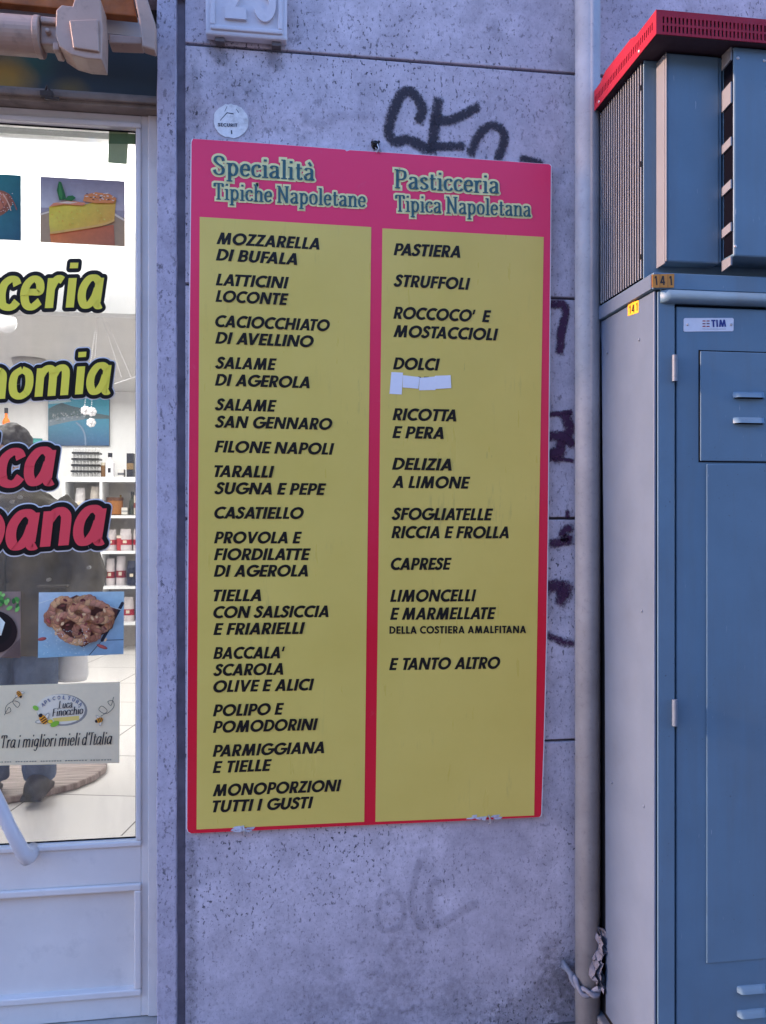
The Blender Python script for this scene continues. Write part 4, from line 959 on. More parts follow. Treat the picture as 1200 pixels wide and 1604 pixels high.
# bowl on wood with basil
A = Art(YS); A.base([(-95, 927.5), (32.5, 926.5), (32.5, 1030.5), (-95, 1027)], rgb(125, 110, 115))
for k in range(16): A.line([(-95, 960 + k * 7), (33, 930 + k * 7.5)] if False else [(2 + k * 2, 1030), (32, 1000 + k * 1.8)], .8, rgb(85, 70, 75), False)
A.poly([(x, y) for x, y in ell(-12, 990, 39, 34) if True], rgb(28, 18, 24)); A.poly(ell(-14, 985, 33, 27), rgb(18, 14, 18))
A.poly([(-30, 960), (-4, 962), (8, 975), (2, 995), (-20, 1000), (-34, 985)], rgb(215, 222, 232)); A.poly([(-4, 962), (8, 975), (2, 995), (-2, 975)], rgb(190, 205, 225))
for k in range(22):
    u, v = rnd.uniform(-20, 32), rnd.uniform(930, 952); A.poly(ell(min(u, 27), v + max(0, (u - 10) * .3), rnd.uniform(3, 5.5), rnd.uniform(2, 3.5), rnd.uniform(0, 180), 10), rnd.choice([rgb(70, 130, 70), rgb(110, 170, 100), rgb(45, 95, 55), rgb(130, 185, 120)]))
A.done('food_photo', 'photograph of a black bowl with basil leaves, cut by the photo edge', 'photo', PH)
# braided biscuits
A = Art(YS); A.base([(61, 928), (194.5, 926.5), (193.5, 1024.5), (59.5, 1030.5)], rgb(150, 180, 215))
A.poly([(61, 928), (194.5, 926.5), (193.5, 1024.5), (59.5, 1030.5)], 0, [rgb(165, 185, 220), rgb(150, 185, 220), rgb(115, 150, 195), rgb(120, 160, 200)])
A.line([(140, 1026), (160, 1003), (193, 1002)], 1.2, rgb(45, 60, 85), False); A.line([(160, 1003), (192, 945)], 5, rgb(40, 45, 65), False)
A.line([(61, 945), (110, 935), (190, 955)], 1.0, rgb(190, 205, 230))
A.poly([(80, 950), (120, 932), (185, 955), (176, 984), (130, 1014), (98, 1000)], rgb(92, 60, 60))
tones = [rgb(168, 122, 100), rgb(152, 104, 92), rgb(184, 146, 118), rgb(160, 114, 104)]
for cx_, cy_, rx_, ry_, rot, n_ in ((128, 948, 20, 9, -20, 13), (160, 975, 16, 10, -40, 12), (136, 990, 18, 11, 10, 13), (86, 968, 12, 10, 0, 10), (150, 958, 24, 13, 15, 17), (98, 955, 17, 15, -35, 14), (112, 985, 27, 17, 35, 19), (124, 960, 13, 10, 10, 10)):
    for k in range(n_):
        t = 2 * math.pi * k / n_; c_, d_ = math.cos(R(rot)), math.sin(R(rot))
        x, y = rx_ * math.cos(t), ry_ * math.sin(t); tx, ty = -rx_ * math.sin(t), ry_ * math.cos(t)
        u, v = min(185, cx_ + x * c_ - y * d_), max(935, min(1018, cy_ + x * d_ + y * c_)); an = math.degrees(math.atan2(tx * d_ + ty * c_, tx * c_ - ty * d_))
        for sd_ in (1, -1): A.blob(u, v, 7.6, 4.4, an + sd_ * 38 + rnd.uniform(-8, 8), rnd.choice(tones), .72, 1.18)
for k in range(26): A.poly(ell(rnd.uniform(80, 178), rnd.uniform(940, 1008), rnd.uniform(1.5, 4), rnd.uniform(1, 2.4), rnd.uniform(0, 180), 9), rnd.choice([rgb(85, 42, 50), rgb(110, 60, 60), rgb(205, 175, 150)]))
for u, v, a, r_ in ((160, 1013, 9, 20), (66, 1001, 7, -10), (76, 973, 5, 50)): A.blob(u, v, a, 2.8, r_, rgb(140, 70, 75))
for k in range(80): A.poly(ell(rnd.uniform(66, 140), rnd.uniform(985, 1026), .8, .5, 0, 6), rgb(185, 205, 230))
A.done('food_photo', 'photograph of braided brown biscuits on pale blue boards', 'photo', PH)
# cut vinyl words
def word(t, fit, a, b, cap, fillc, edge, lab, name='vinyl_word'):
    root = thing(name, tuple(P((a[0] + b[0]) / 2, a[1], YS)), lab, 'lettering', 'vinyl words on the shop door')
    kw = dict(font='skel', gap=.05, shear=.19, thick=.20, thin=.14)
    if edge:
        mb = MB(); put_text(mb, t, a, b, cap, YS - .0002, fit=fit, extra=.112, rnd=True, **kw); mb.build('pale_edge', M['white'], root)
    mb = MB(); put_text(mb, t, a, b, cap, YS - .002, fit=fit, extra=.088, rnd=True, **kw); mb.build('black_outline', M['black'], root)
    mb = MB(); put_text(mb, t, a, b, cap, YS - .004, fit=fit, extra=.0, rnd=False, **kw); mb.build('letter_fill', fillc, root)
yv = mat('vinyl_yellow', (.92, .77, .075), .4, var=.04, spec=.3); rv = mat('vinyl_red', (.88, .07, .085), .4, var=.04, spec=.3)
word('Pqsticceriq', 5, (-3, 484.5), (166, 480.5), 73, yv, False, 'yellow word ending in ceria, topmost on the glass door')
word('Gqstronomiq', 5, (-27, 626.5), (178.5, 614.5), 69, yv, True, 'yellow word ending in nomia, second word down the glass door')
word('Tipicq', 2, (-4, 762), (92, 756.5), 83, rv, True, 'red word ending in ica, third word down the glass door')
word('Cqmpqnq', 3, (10, 860.5), (171, 849.5), 86, rv, True, 'red word ending in ana, lowest word on the glass door')
# honey sticker
A = Art(YS - .0002); HS = rgb(188, 184, 182)
A.base([(-45, 1075), (188, 1068), (187, 1195), (-45, 1200)], rgb(192, 186, 178))
dk = rgb(35, 32, 38)
A.poly(ell(97, 1112, 40, 25, 2), rgb(120, 120, 130)); A.poly(ell(95, 1111, 38.2, 23.4, 2), rgb(215, 214, 220))
A.poly([(82, 1125), (124, 1121), (124, 1128), (86, 1131)], rgb(190, 175, 110))
for i, ch in enumerate('APICOLTURA'):
    an = R(205 + i * 14.2) ; u = 97 + 31 * math.cos(an); v = 1112 + 19 * math.sin(an)
    put_text(A.mb, ch, (u - (.9 if ch == 'I' else 2.2), v + 2.2 - (i - 4.5) * .3), (u + (.9 if ch == 'I' else 2.2), v + 2.2 + (i - 4.5) * .3), 5.6, YS - .0022, col=rgb(130, 130, 140))
kws = dict(font='skel', gap=.0, space=.22, thick=.13, thin=.05, shear=.22)
put_text(A.mb, 'Luca', (92, 1110), (114, 1108), 12, YS - .004, col=dk, **dict(kws, thick=.16))
put_text(A.mb, 'Finocchio', (82, 1122.5), (131, 1118), 12.5, YS - .004, col=dk, **dict(kws, thick=.16))
put_text(A.mb, "Trq i migliori mieli d'Itqliq", (2, 1172), (176, 1165.5), 20, YS - .003, col=dk, **kws)
for k in range(42):
    u = -2 + k * 4.35 + rnd.uniform(-.5, .5)
    if k % 9 == 5: continue
    A.poly([(u, 1193 - k * .09), (u + rnd.uniform(1.5, 3.4), 1192.9 - k * .09), (u + 3, 1194.4 - k * .09), (u, 1194.6 - k * .09)], rgb(110, 108, 112))
def bee(u, v, s_, a):
    c_, d_ = math.cos(R(a)), math.sin(R(a)); tr = lambda x, y: (u + (x * c_ - y * d_) * s_, v + (x * d_ + y * c_) * s_)
    for w in (1, -1):
        A.poly([tr(*q) for q in ell(.1, -w * 1.0, .42, .95, w * 28, 14)], rgb(120, 122, 130)); A.poly([tr(*q) for q in ell(.1, -w * 1.0, .3, .78, w * 28, 14)], rgb(212, 210, 216))
    A.poly([tr(*q) for q in ell(0, 0, 1.15, .8, 0, 18)], rgb(215, 150, 50))
    for x in (-.75, -.25, .25): A.poly([tr(x - .12, -.62), tr(x + .12, -.68), tr(x + .12, .68), tr(x - .12, .62)], dk)
    A.poly([tr(*q) for q in ell(1.1, 0, .42, .5, 0, 12)], dk)
A.poly(ell(56, 1109, 5, 3.4, 30), rgb(110, 165, 70)); A.poly(ell(86, 1134, 7.5, 4, -25), rgb(110, 160, 60)); A.poly(ell(79, 1130, 4, 3, 0), rgb(195, 180, 60))
bee(68, 1127, 7, 235); bee(30, 1087, 4.5, 60); bee(156, 1128, 5, 160)
A.line([(26, 1092), (20, 1099), (27, 1108), (31, 1102), (22, 1098), (10, 1106), (9, 1117), (17, 1114), (14, 1108), (7, 1120)], .8, dk)
A.line([(158, 1122), (168, 1114), (160, 1106), (155, 1112), (166, 1118), (178, 1108), (177, 1098), (169, 1099), (174, 1105), (178, 1092)], .8, dk)
A.done('honey_sticker', 'pale grey honey maker sticker with bees and script writing low on the glass', 'sticker', m='leaflet')
# green tape
A = Art(YS); A.base([(171, 203), (201.5, 204), (199, 257.5), (169, 255)], rgb(128, 145, 125))
A.poly([(171, 209), (213, 210), (213, 226), (170, 225)], rgb(72, 98, 78)); A.poly([(171, 203), (201, 204), (201, 209.5), (171, 209)], rgb(110, 128, 108))
A.done('green_tape', 'pieces of green adhesive tape at the upper right of the glass', 'tape', m='matte')

# ------------------------------------------------------------------ inside of the shop
ZF = .17; YBW = 6.3; ZC = 2.72
mb = MB(); mb.box(-5, .31, ZF - .1, -.25, YBW + .2, ZF)
fm, nt, bs = newmat('shop_floor_tiles'); v = coords(nt)
mp = nd(nt, 'ShaderNodeMapping'); mp.inputs['Rotation'].default_value = (0, 0, R(12)); nt.links.new(v, mp.inputs[0])
br = nd(nt, 'ShaderNodeTexBrick'); br.offset = 0; br.inputs['Scale'].default_value = 1; br.inputs['Brick Width'].default_value = .6; br.inputs['Row Height'].default_value = .6; br.inputs['Mortar Size'].default_value = .004
br.inputs['Color1'].default_value = (.72, .69, .66, 1); br.inputs['Color2'].default_value = (.76, .73, .70, 1); br.inputs['Mortar'].default_value = (.12, .11, .11, 1); nt.links.new(mp.outputs[0], br.inputs[0])
nt.links.new(br.outputs[0], bs.inputs['Base Color']); bs.inputs['Roughness'].default_value = .35
structure(mb, 'shop_floor', fm)
for nme, b in (('shop_back_wall', (-5, YBW, ZF, -.25, YBW + .15, ZC + .4)), ('shop_side_wall', (-.4, .31, ZF, -.25, YBW - .001, ZC)), ('shop_side_wall', (-5, .31, ZF, -4.85, YBW - .001, ZC))):
    mb = MB(); mb.box(*b); structure(mb, nme, M['plaster'])
mb = MB(); mb.box(-4.849, .31, ZC, -.401, YBW - .001, ZC + .1); structure(mb, 'shop_ceiling', M['ceil'])
zbk = P(120, 489, .5).z
mb = MB(); mb.box(-4.8, .5, zbk, -.402, .56, ZC - .002); tag(mb.build('window_bulkhead', M['plaster']), 'white plaster bulkhead behind the upper half of the glass door', 'bulkhead')
# shelving
YSH = 5.75
shp = lambda u, v: P(u, v, YSH)
xs0, xs1 = shp(100, 750).x, -.62
sh = thing('shelf_unit', ((xs0 + xs1) / 2, YSH + .17, ZF), 'white open shelf unit full of packages against the back wall of the shop', 'shelf')
zsh = [shp(185, v).z for v in (751, 808, 864, 919, 976)]
zrow = zsh
xdv = [xs0, shp(158, 800).x, shp(232, 800).x, xs1]
mb = MB()
for z in zsh: mb.box(xs0, YSH, z - .022, xs1, YSH + .34, z + (.024 if z == zsh[0] else .004))
mb.build('shelf_board', M['shelf'], sh)
mb = MB()
for x in xdv: mb.box(x - .012, YSH + .001, ZF, x + .012, YSH + .339, zsh[0] - .0225)
mb.build('upright', M['shelf'], sh)
mb = MB(); mb.box(xs0 + .012, YSH + .325, ZF, xs1 - .012, YSH + .337, zsh[0] - .023); mb.build('back_board', mat('shelf_back', (.5, .46, .42), .7), sh)
def pack(u, vb, w, h, body, band, lab, grp, name='coffee_bag', kind=0, Y=YSH + .06):
    p = P(u, vb, Y); k = pxs(p); W_, H_ = w * k / 2, h * k
    rr = random.Random(int(u * 7 + vb)); mb = MB()
    if name == 'coffee_bag': H_ *= rr.uniform(.88, 1.06); W_ *= rr.uniform(.9, 1.04); q_ = rr.uniform(.7, 1.15); b_ = rr.uniform(.8, 1.1); body = tuple(x * b_ for x in body[:3]) + (1,); band = (band[0] * q_, band[1] * q_, band[2] * q_, 1); Y += rr.uniform(-.02, .03)
    b = lambda t: tuple(x * t for x in body[:3]) + (1,)
    if kind == 0:      # soft bag: box that narrows to a folded top
        mb.rings([(p.x, Y + .05, p.z + .001, W_ * .95, .045), (p.x, Y + .05, p.z + H_ * .1, W_, .05), (p.x, Y + .05, p.z + H_ * .72, W_ * .95, .045), (p.x + rr.uniform(-.003, .003), Y + .05, p.z + H_ * .9, W_ * .85, .02), (p.x, Y + .05, p.z + H_, W_ * .82, .006)], 14, body)
        mb.rings([(p.x, Y + .05, p.z + H_ * .28, W_ * 1.03, .0515), (p.x, Y + .05, p.z + H_ * .52, W_ * 1.02, .0505)], 14, band)
        mb.box(p.x - W_ * .3, Y - .004, p.z + H_ * .36, p.x + W_ * .3, Y - .001, p.z + H_ * .48, (.7, .6, .45, 1))
    elif kind == 1:    # bottle
        mb.rings([(p.x, Y + .05, p.z + .001, W_, W_), (p.x, Y + .05, p.z + H_ * .6, W_, W_), (p.x, Y + .05, p.z + H_ * .72, W_ * .4, W_ * .4), (p.x, Y + .05, p.z + H_ * .86, W_ * .36, W_ * .36)], 16, body)
        mb.rings([(p.x, Y + .05, p.z + H_ * .84, W_ * .5, W_ * .5), (p.x, Y + .05, p.z + H_, W_ * .48, W_ * .48)], 16, band)
        mb.box(p.x - W_ * .3, Y + .048 - W_, p.z + H_ * .22, p.x + W_ * .3, Y + .05 - W_, p.z + H_ * .4, band)
    elif kind == 2:    # carton with band and lid line
        mb.box(p.x - W_, Y, p.z + .001, p.x + W_, Y + .1, p.z + H_, body); mb.box(p.x - W_ * 1.01, Y - .002, p.z + H_ * .35, p.x + W_ * 1.01, Y + .05, p.z + H_ * .6, band)
    else:              # wide jar with lid
        mb.rings([(p.x, Y + .06, p.z + .001, W_ * .92, W_ * .6), (p.x, Y + .06, p.z + H_ * .1, W_, W_ * .62), (p.x, Y + .06, p.z + H_ * .78, W_, W_ * .62), (p.x, Y + .06, p.z + H_ * .84, W_ * .9, W_ * .58)], 18, body)
        mb.rings([(p.x, Y + .06, p.z + H_ * .82, W_ * 1.04, W_ * .66), (p.x, Y + .06, p.z + H_, W_ * 1.04, W_ * .66)], 18, band)
    return tag(mb.build(name, M['matte'], col=True), lab, grp[0], grp[1])
WHT, RED_, DK_ = rgb(215, 205, 205), rgb(160, 40, 55), rgb(30, 30, 38)
G1 = ('coffee bag', 'white bags with red bands on the shop shelves')
for (row, vb, us, h) in (('third', 863, (149, 172, 196, 216), 37), ('fourth', 918, (150, 171, 188), 45), ('fifth', 975, (150, 172, 200, 222), 42)):
    for i, u in enumerate(us):
        pack(u, vb, 19 if row != 'fourth' else 15, h, WHT, RED_, 'white bag with red band on the %s shelf, %s from the left' % (row, ('first', 'second', 'third', 'fourth')[i]), G1)
G2 = ('package', 'mixed packages on the second shop shelf')
pack(124, 806, 16, 42, rgb(200, 195, 195), rgb(215, 210, 210), 'plain white bag at the left end of the second shelf', G2, 'paper_bag')
pack(147, 806, 15, 44, rgb(185, 175, 165), rgb(150, 140, 130), 'beige bag beside the upright on the second shelf', G2, 'paper_bag')
pack(178, 806, 25, 27, rgb(150, 95, 45), rgb(95, 60, 40), 'brown jar with dark lid on the second shelf', G2, 'jar', 3)
pack(195, 806, 9, 11, rgb(205, 200, 190), rgb(150, 150, 150), 'small pale box right of the brown jar', G2, 'carton', 2)
pack(206, 806, 10, 36, rgb(60, 65, 50), rgb(40, 42, 40), 'dark green bottle at the right end of the second shelf', G2, 'bottle', 1)
pack(135.5, 806, 9, 24, rgb(120, 50, 45), rgb(60, 35, 35), 'small dark red jar between the two pale bags on the second shelf', G2, 'jar', 3)
pack(216, 806, 12, 30, rgb(190, 180, 165), rgb(120, 60, 50), 'cream carton right of the dark green bottle on the second shelf', G2, 'carton', 2)
pack(187.5, 806, 6, 31, rgb(45, 40, 38), rgb(150, 120, 60), 'slim black bottle with gold top behind the small pale box', G2, 'bottle', 1, Y=YSH + .18)
pack(206, 917, 17, 38, rgb(35, 38, 58), rgb(28, 30, 46), 'dark navy bag on the fourth shelf near the door frame', ('bag', None), 'navy_bag', 0, Y=YSH - .01)
pack(186, 863, 10, 24, rgb(175, 55, 60), rgb(220, 205, 190), 'short red tin between bags on the third shelf', ('tin', None), 'tin', 3, Y=YSH + .02)
pack(159.5, 749, 7, 25, rgb(120, 85, 45), rgb(200, 190, 170), 'small amber jar beside the jar stack on top of the shelf unit', ('jar', None), 'jar', 3)
pack(189, 749, 9, 14, rgb(200, 195, 190), rgb(90, 90, 95), 'low pale box between bottle and black carton on top of the shelf unit', ('box', None), 'carton', 2)
G3 = ('bottle', 'bottles standing on top of the shop shelf unit')
pack(171, 749, 14, 40, rgb(225, 222, 225), DK_, 'white bottle with black stopper on top of the shelf unit', G3, 'bottle', 1)
pack(203.5, 749, 10, 39, DK_, rgb(120, 95, 60), 'tall black gift carton on top of the shelf unit', ('carton', None), 'carton', 2)
G4 = 'rows of small jars stacked on the shelf unit'
for r_ in range(5):
    vb = 749 - r_ * 9.6; a, b = P(110 + r_ * .6, vb, YSH + .05), P(156 - r_ * .3, vb, YSH + .05); h = 9.4 * pxs(a)
    t = thing('jar_tray', ((a.x + b.x) / 2, YSH + .1, a.z), 'tray of small white jars with black lids, layer %s of the stack' % ('lowest', 'second from bottom', 'middle', 'second from top', 'topmost')[r_] if False else '%s tray of small white jars in the stack on the shelf unit' % ('lowest', 'second lowest', 'middle', 'second highest', 'topmost')[r_], 'tray', G4)
    mb = MB(); mb.box(a.x, YSH + .05, a.z, b.x, YSH + .2, a.z + h * .3); mb.build('tray', M['black'], t)
    n = 8
    for i in range(n):
        x = a.x + (b.x - a.x) * (i + .5) / n; w = (b.x - a.x) / n * .42
        if i == 0: jb = MB(); jb.rings([(x, YSH + .09, a.z + h * .31, w, w), (x, YSH + .09, a.z + h * .78, w, w), (x, YSH + .09, a.z + h * .98, w * .7, w * .7)], 10); j0 = jb.build('jar', mat('jar_white', (.5, .49, .48), .4), t); x0 = x
        else:
            j = j0.copy(); S.collection.objects.link(j); j.parent = t; j.location = j0.location + Vector((x - x0, 0, 0))
# seaside picture
A = Art(YBW - .035, lambda c: tuple(x * .95 for x in c[:3]) + (1,))
q = [(75.5, 624), (171, 624), (171, 698), (75.5, 698)]
A.mb.prism(poly_px(q, A.Y), A.Y, A.Y + .034, rgb(40, 55, 70))
A.poly(q, 0, [rgb(90, 175, 200), rgb(80, 180, 205), rgb(55, 95, 140), rgb(60, 85, 115)])
A.poly([(76, 629), (90, 627), (110, 626), (112, 629), (90, 632), (76, 633)], rgb(190, 215, 225))
A.poly([(76, 640), (88, 634), (97, 631), (112, 636), (126, 639), (140, 646), (160, 649), (171, 651), (171, 656), (130, 656), (100, 660), (76, 662)], rgb(90, 110, 115))
A.poly([(76, 658), (95, 653), (118, 652), (135, 650), (132, 657), (110, 660), (92, 664), (76, 668)], rgb(125, 140, 150))
for k in range(70): u = rnd.uniform(77, 135); A.poly(ell(u, rnd.uniform(640, 652) + (135 - u) * .16, rnd.uniform(.6, 1.8), rnd.uniform(.4, .9), 0, 6), rnd.choice([rgb(190, 190, 195), rgb(160, 165, 165), rgb(80, 105, 95)]))
A.line([(120, 662), (128, 670), (133, 682), (134, 697)], 2.5, rgb(130, 150, 175))
for k in range(40): A.poly([(u := rnd.uniform(78, 165), v := rnd.uniform(664, 695)), (u + 3, v - .8), (u + 3, v - .2)], rgb(120, 150, 185))
A.done('seaside_picture', 'picture of a coastal town and blue bay hanging on the shop wall', 'picture')
A = Art(YBW - .01, lambda c: c); A.base([(45, 686), (66.5, 687), (66.5, 711), (45, 712)], rgb(60, 150, 150)); A.poly([(48, 690), (64, 690), (64, 693), (48, 693)], rgb(90, 175, 170))
A.done('teal_card', 'small teal card on the shop wall behind the person', 'card')
pack(7, 690, 11, 52, rgb(225, 110, 35), DK_, 'orange liqueur bottle with black neck beside the person', ('bottle', None), 'bottle', 1, Y=YSH)
# counter-top shelf carrying that bottle
q0, q1 = P(-70, 692, YSH), P(30, 692, YSH)
ws = thing('wall_shelf', ((q0.x + q1.x) / 2, YSH + .2, q0.z - .04), 'white wall shelf carrying the orange bottle', 'shelf')
mb = MB(); mb.box(q0.x, YSH - .02, q0.z - .03, q1.x, YBW - .001, q0.z + .0); mb.build('board', M['shelf'], ws, bevel=.003)
mb = MB()
for x in (q0.x + .1, q1.x - .1): mb.prism([(x - .01, q0.z - .031), (x + .01, q0.z - .031), (x + .01, q0.z - .2), (x - .01, q0.z - .2)], YBW - .03, YBW - .002); mb.box(x - .01, YSH + .1, q0.z - .06, x + .01, YBW - .031, q0.z - .031)
mb.build('bracket', M['shelf'], ws)
# hanging strings with glass flowers
q = P(150, 489, 3.0)
hg = thing('hanging_garland', (q.x, 3.0, P(133, 664, 3.0).z), 'beaded strings with clear glass flowers hanging from the shop ceiling', 'decoration')
mb = MB(); cl = mat('bead', (.75, .73, .74), .25)
for (u0, v0, u1, v1) in ((153, 491, 132, 640), (154, 491, 143, 640), (158, 491, 190, 590), (168, 505, 205, 590), (213, 590, 180, 601)):
    n = 46
    for k in range(n):
        t = k / (n - 1); p = P(u0 + (u1 - u0) * t, v0 + (v1 - v0) * t, 3.0); mb.ball(p, .003, n=5, m=4)
q1, q2 = P(153, 489, 3.0), P(165, 489, 3.0)
mb.tube([q1, (q1.x, 3.0, ZC)], .002, 5); mb.tube([q2, (q2.x, 3.0, ZC)], .002, 5)
mb.build('bead_string', cl, hg)
for (u, v) in ((134, 643), (144, 645), (143, 662)):
    mb = MB(); p = P(u, v, 2.99)
    for k in range(7): a = k * 2 * math.pi / 7; mb.ball((p.x + .017 * math.cos(a), p.y, p.z + .017 * math.sin(a)), .0125, .008, .0125, 8, 6)
    mb.ball((p.x, p.y - .008, p.z), .009, n=8, m=6); mb.build('glass_flower', cl, hg, smooth=True)
# ceiling spot and pendant
q = PZ(46, 563, ZC)
sp = thing('ceiling_spot', (q.x, q.y, q.z), 'round flush spot lamp on the shop ceiling', 'lamp')
mb = MB(); mb.rings([(q.x, q.y, ZC - .001, .13, .13), (q.x, q.y, ZC - .05, .12, .12), (q.x, q.y, ZC - .12, .05, .05)], 24); mb.build('lamp_body', mat('lamp_grey', (.4, .38, .37), .4), sp, smooth=True)
q = P(10, 505, 2.2)
pn = thing('glass_pendant', (q.x, q.y, q.z - .06), 'clear glass pendant lamp hanging from the shop ceiling', 'lamp')
mb = MB(); mb.ball(q, .05, .05, .055); mb.build('globe', mat('milk_glass', (.75, .74, .74), .2), pn, smooth=True)
mb = MB(); mb.rings([(q.x, q.y, q.z + .045, .07, .07), (q.x, q.y, q.z + .055, .03, .03), (q.x, q.y, ZC, .004, .004)], 16); mb.build('cord', M['steel'], pn)

# wooden mat on the floor under the person
def floorpt(u, v): p = PZ(u, v, ZF); return (p.x, p.y)
mat_pts = [floorpt(u, v) for u, v in ((-60, 1215), (0, 1207), (70, 1198), (140, 1192), (160, 1194), (168, 1201), (166, 1211), (150, 1224), (120, 1237), (70, 1250), (0, 1262), (-60, 1270))]
mb = MB(); n = len(mat_pts)
mb.add([(x, y, ZF + .002) for x, y in mat_pts] + [(x, y, ZF + .035) for x, y in mat_pts], [tuple(range(n, 2 * n)), tuple(range(n - 1, -1, -1))] + [(i, (i + 1) % n, (i + 1) % n + n, i + n) for i in range(n)])
wm, nt, bs = newmat('grey_wood'); v = coords(nt, (2, 26, 1)); nt.links.new(ramp(nt, noise(nt, v, 1.6, 6, .65), .35, .65, (.16, .11, .095, 1), (.42, .34, .31, 1)), bs.inputs['Base Color'])
tag(mb.build('wooden_mat', wm, bevel=.008), 'rounded grey wooden board lying on the shop floor under the stand-in person', 'board')

# ------------------------------------------------------------------ person placed inside in place of a reflection in the glass
YP = 1.8
pc = P(24, 802, YP); px_ = pc.x; kk = pxs(pc)
zv = lambda v: CAM.z + (802 - v) * kk
skin = mat('skin', (.42, .25, .18), .5, var=.05)
def remesh(o, vs=.014, sm=6):
    m = o.modifiers.new('remesh', 'REMESH'); m.mode = 'VOXEL'; m.voxel_size = vs; m.use_smooth_shade = True
    m2 = o.modifiers.new('smooth', 'SMOOTH'); m2.iterations = sm; m2.factor = .5
zh = ZF + .037
H0 = zv(665)                                  # crown
b = MB()
hz = H0 - .125
b.ball((px_ - .02, YP, hz), .076, .092, .112)                                  # skull
b.ball((px_ - .02, YP - .035, hz - .065), .055, .06, .055)                     # jaw
b.ball((px_ - .02, YP - .098, hz - .02), .013, .018, .02)                      # nose
for sx in (-1, 1): b.ball((px_ - .02 + sx * .078, YP + .005, hz - .012), .012, .02, .03)
b.tube([(px_ - .015, YP + .01, hz - .08), (px_ - .01, YP + .015, hz - .2)], [.055, .062], 16)
b.rings([(px_, YP, .98, .15, .10), (px_, YP, 1.15, .14, .10), (px_, YP, 1.35, .165, .11), (px_, YP, 1.52, .17, .10), (px_, YP, hz - .17, .07, .06)], 24)
sho = hz - .225
for sx in (-1, 1):
    b.tube([(px_ + sx * .12, YP, sho - .05), (px_ + sx * .235, YP + .01, sho - .27), (px_ + sx * .22, YP - .03, sho - .44), (px_ + sx * .13, YP - .04, sho - .52)], [.055, .042, .032, .03], 14)
    b.tube([(px_ + sx * .085, YP, 1.0), (px_ + sx * .1, YP - .01, .6), (px_ + sx * .11, YP + .01, zh + .07)], [.085, .055, .04], 16)
    b.ball((px_ + sx * .115, YP - .05, zh + .045), .035, .1, .035)
    hx, hy, hzz = px_ + sx * .11, YP - .04, sho - .55                           # hands are pushed into the pockets
    b.ball((hx, hy, hzz), .035, .022, .045)
    for f in range(4): b.tube([(hx - .024 + f * .016, hy - .004, hzz - .03), (hx - .026 + f * .0165, hy - .012, hzz - .066), (hx - .026 + f * .0165, hy - .004, hzz - (.098, .106, .1, .085)[f])], [.009, .0085, .007], 8)
    b.tube([(hx - sx * .028, hy - .01, hzz + .01), (hx - sx * .046, hy - .02, hzz - .025), (hx - sx * .046, hy - .02, hzz - .05)], [.011, .010, .008], 8)
person = b.build('person', skin); remesh(person, .008, 4)
tag(person, 'person in an olive parka and blue jeans placed inside the glass door in place of a reflection', 'person')
jk = MB(); ol = mat('parka_olive', (.080, .067, .052), .8, var=.35, scale=7, bst=1.0, bsc=16)
jk.rings([(px_ + .01, YP, zv(1022), .245, .175), (px_ + .01, YP, zv(960), .25, .18), (px_ + .005, YP, zv(905), .235, .17), (px_, YP, zv(850), .235, .17), (px_, YP, sho - .06, .225, .15), (px_, YP, sho + .0, .19, .13), (px_ - .01, YP, sho + .05, .12, .105), (px_ - .015, YP, sho + .1, .09, .09)], 32)
for sx in (-1, 1):
    jk.tube([(px_ + sx * .15, YP, sho - .03), (px_ + sx * .25, YP + .01, sho - .15), (px_ + sx * .315, YP + .01, sho - .36), (px_ + sx * .29, YP - .09, sho - .50), (px_ + sx * .20, YP - .15, sho - .60)], [.10, .105, .098, .088, .07], 18)
jo = jk.build('parka', ol, person); remesh(jo, .011, 5)
def folds(o, sc_, st):
    tx = bpy.data.textures.new('folds', 'CLOUDS'); tx.noise_scale = sc_; tx.noise_depth = 3
    d = o.modifiers.new('folds', 'DISPLACE'); d.texture = tx; d.strength = st; d.mid_level = .5
folds(jo, .11, .045)
mb = MB(); mb.box(px_ - .012, YP - .196, zv(1015), px_ + .012, YP - .15, sho - .05); mb.build('zip_placket', mat('placket', (.045, .038, .03), .8, var=.3, scale=20), jo, bevel=.004)
btn = mat('button', (.2, .19, .18), .4)
for (u, v) in ((31, 779), (19, 786), (76, 908), (139, 889), (20, 830)): p = P(u, v, YP - .19); MB().tube([(p.x, YP - .20, p.z), (p.x, YP - .17, p.z)], .008, 12).build('button', btn, jo)
for (u, v, w, h) in ((82, 918, 22, 12),): p = P(u, v, YP - .185); mb = MB(); mb.box(p.x - w * kk, YP - .19, p.z - h * kk * .2, p.x + w * kk, YP - .15, p.z + .004)
mb.build('pocket_flap', ol, jo, bevel=.004)
jn = MB()
for sx in (-1, 1): jn.tube([(px_ + sx * .09, YP, .98), (px_ + sx * .1, YP - .012, .62), (px_ + sx * .11, YP + .008, zh + .05)], [.115, .088, .075], 20)
o = jn.build('jeans', mat('denim', (.09, .12, .19), .85, var=.35, scale=9, bst=.4, bsc=60), person); remesh(o, .012, 3); folds(o, .09, .03)
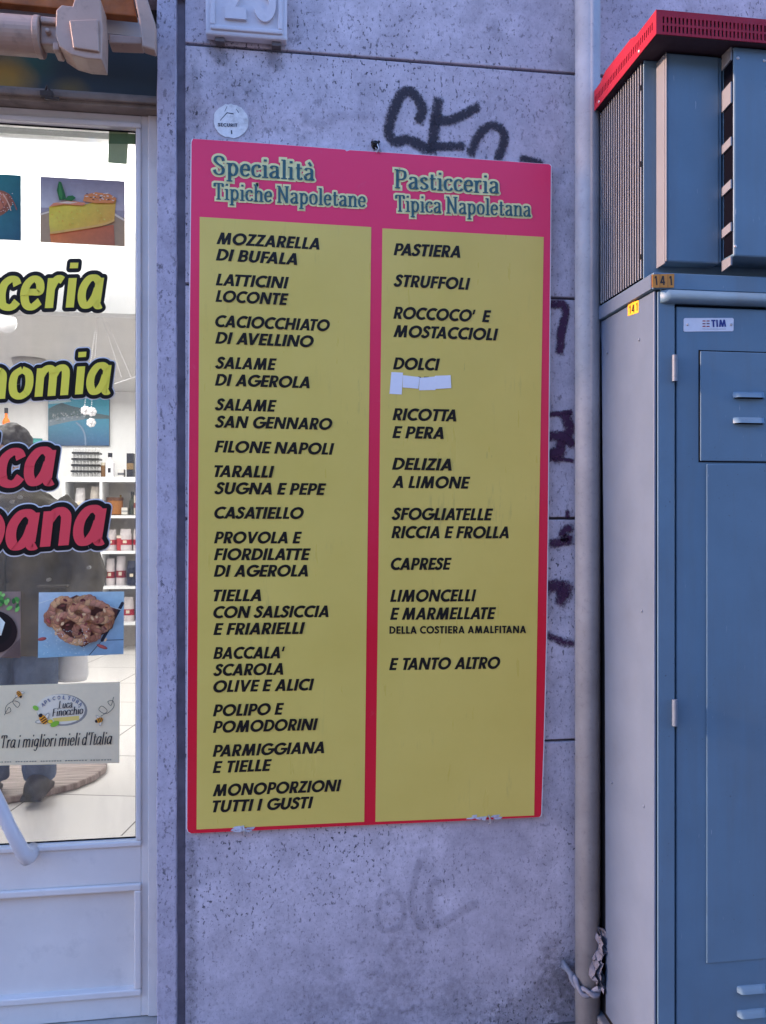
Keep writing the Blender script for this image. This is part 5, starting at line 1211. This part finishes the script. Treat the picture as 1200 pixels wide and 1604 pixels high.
for sx in (-1, 1):
    s_ = MB(); s_.ball((px_ + sx * .115, YP - .055, zh + .045), .052, .135, .05); s_.box(px_ + sx * .115 - .046, YP - .17, zh - .001, px_ + sx * .115 + .046, YP + .06, zh + .022)
    o = s_.build('shoe', mat('shoe_dark', (.03, .03, .035), .5), person); remesh(o, .008, 3)
hb = MB(); rr = random.Random(11)
for k in range(170):
    a, e = rr.uniform(0, 2 * math.pi), rr.uniform(-.1, 1.5)
    if math.sin(a) < -.3 and e < .04: continue
    hb.ball((px_ - .02 + .085 * math.cos(a) * math.cos(e), YP + .012 + .1 * math.sin(a) * math.cos(e), hz + .02 + .1 * math.sin(e)), rr.uniform(.010, .019), n=8, m=6)
hb.ball((px_ - .02, YP + .022, hz + .03), .092, .098, .10)
o = hb.build('hair', mat('hair_dark', (.028, .022, .02), .7, var=.5, scale=60, bst=.8, bsc=120), person); remesh(o, .007, 2)
fa = MB()
for sx in (-1, 1): fa.ball((px_ - .02 + sx * .03, YP - .088, hz + .0), .011, .008, .007, 10, 6); fa.tube([(px_ - .02 + sx * .012, YP - .092, hz + .028), (px_ - .02 + sx * .046, YP - .086, hz + .028)], .004, 6)
fa.tube([(px_ - .042, YP - .092, hz - .062), (px_ - .02, YP - .098, hz - .06), (px_ + .002, YP - .092, hz - .062)], .005, 6)
fa.build('face_features', mat('features', (.08, .03, .03), .5), person)
sc = MB(); sc.rings([(px_ - .015, YP - .005, sho + .04, .12, .115), (px_ - .015, YP - .005, sho + .075, .115, .11), (px_ - .015, YP, sho + .12, .085, .085)], 20)
sc.build('scarf', mat('scarf', (.22, .16, .30), .9, var=.3, scale=30), person, smooth=True)
# white carrier bag beside the person
p = P(112, 1072, YP + .1); mb = MB()
mb.rings([(p.x, p.y, zv(1075), .07, .05), (p.x, p.y, zv(1065), .08, .06), (p.x, p.y, zv(1035), .075, .05), (p.x, p.y, zv(1015), .05, .03), (p.x - .01, p.y, zv(990), .02, .015)], 14)
o = mb.build('carrier_bag', M['paper'], smooth=True); tag(o, 'white plastic carrier bag hanging at the side of the person', 'bag')
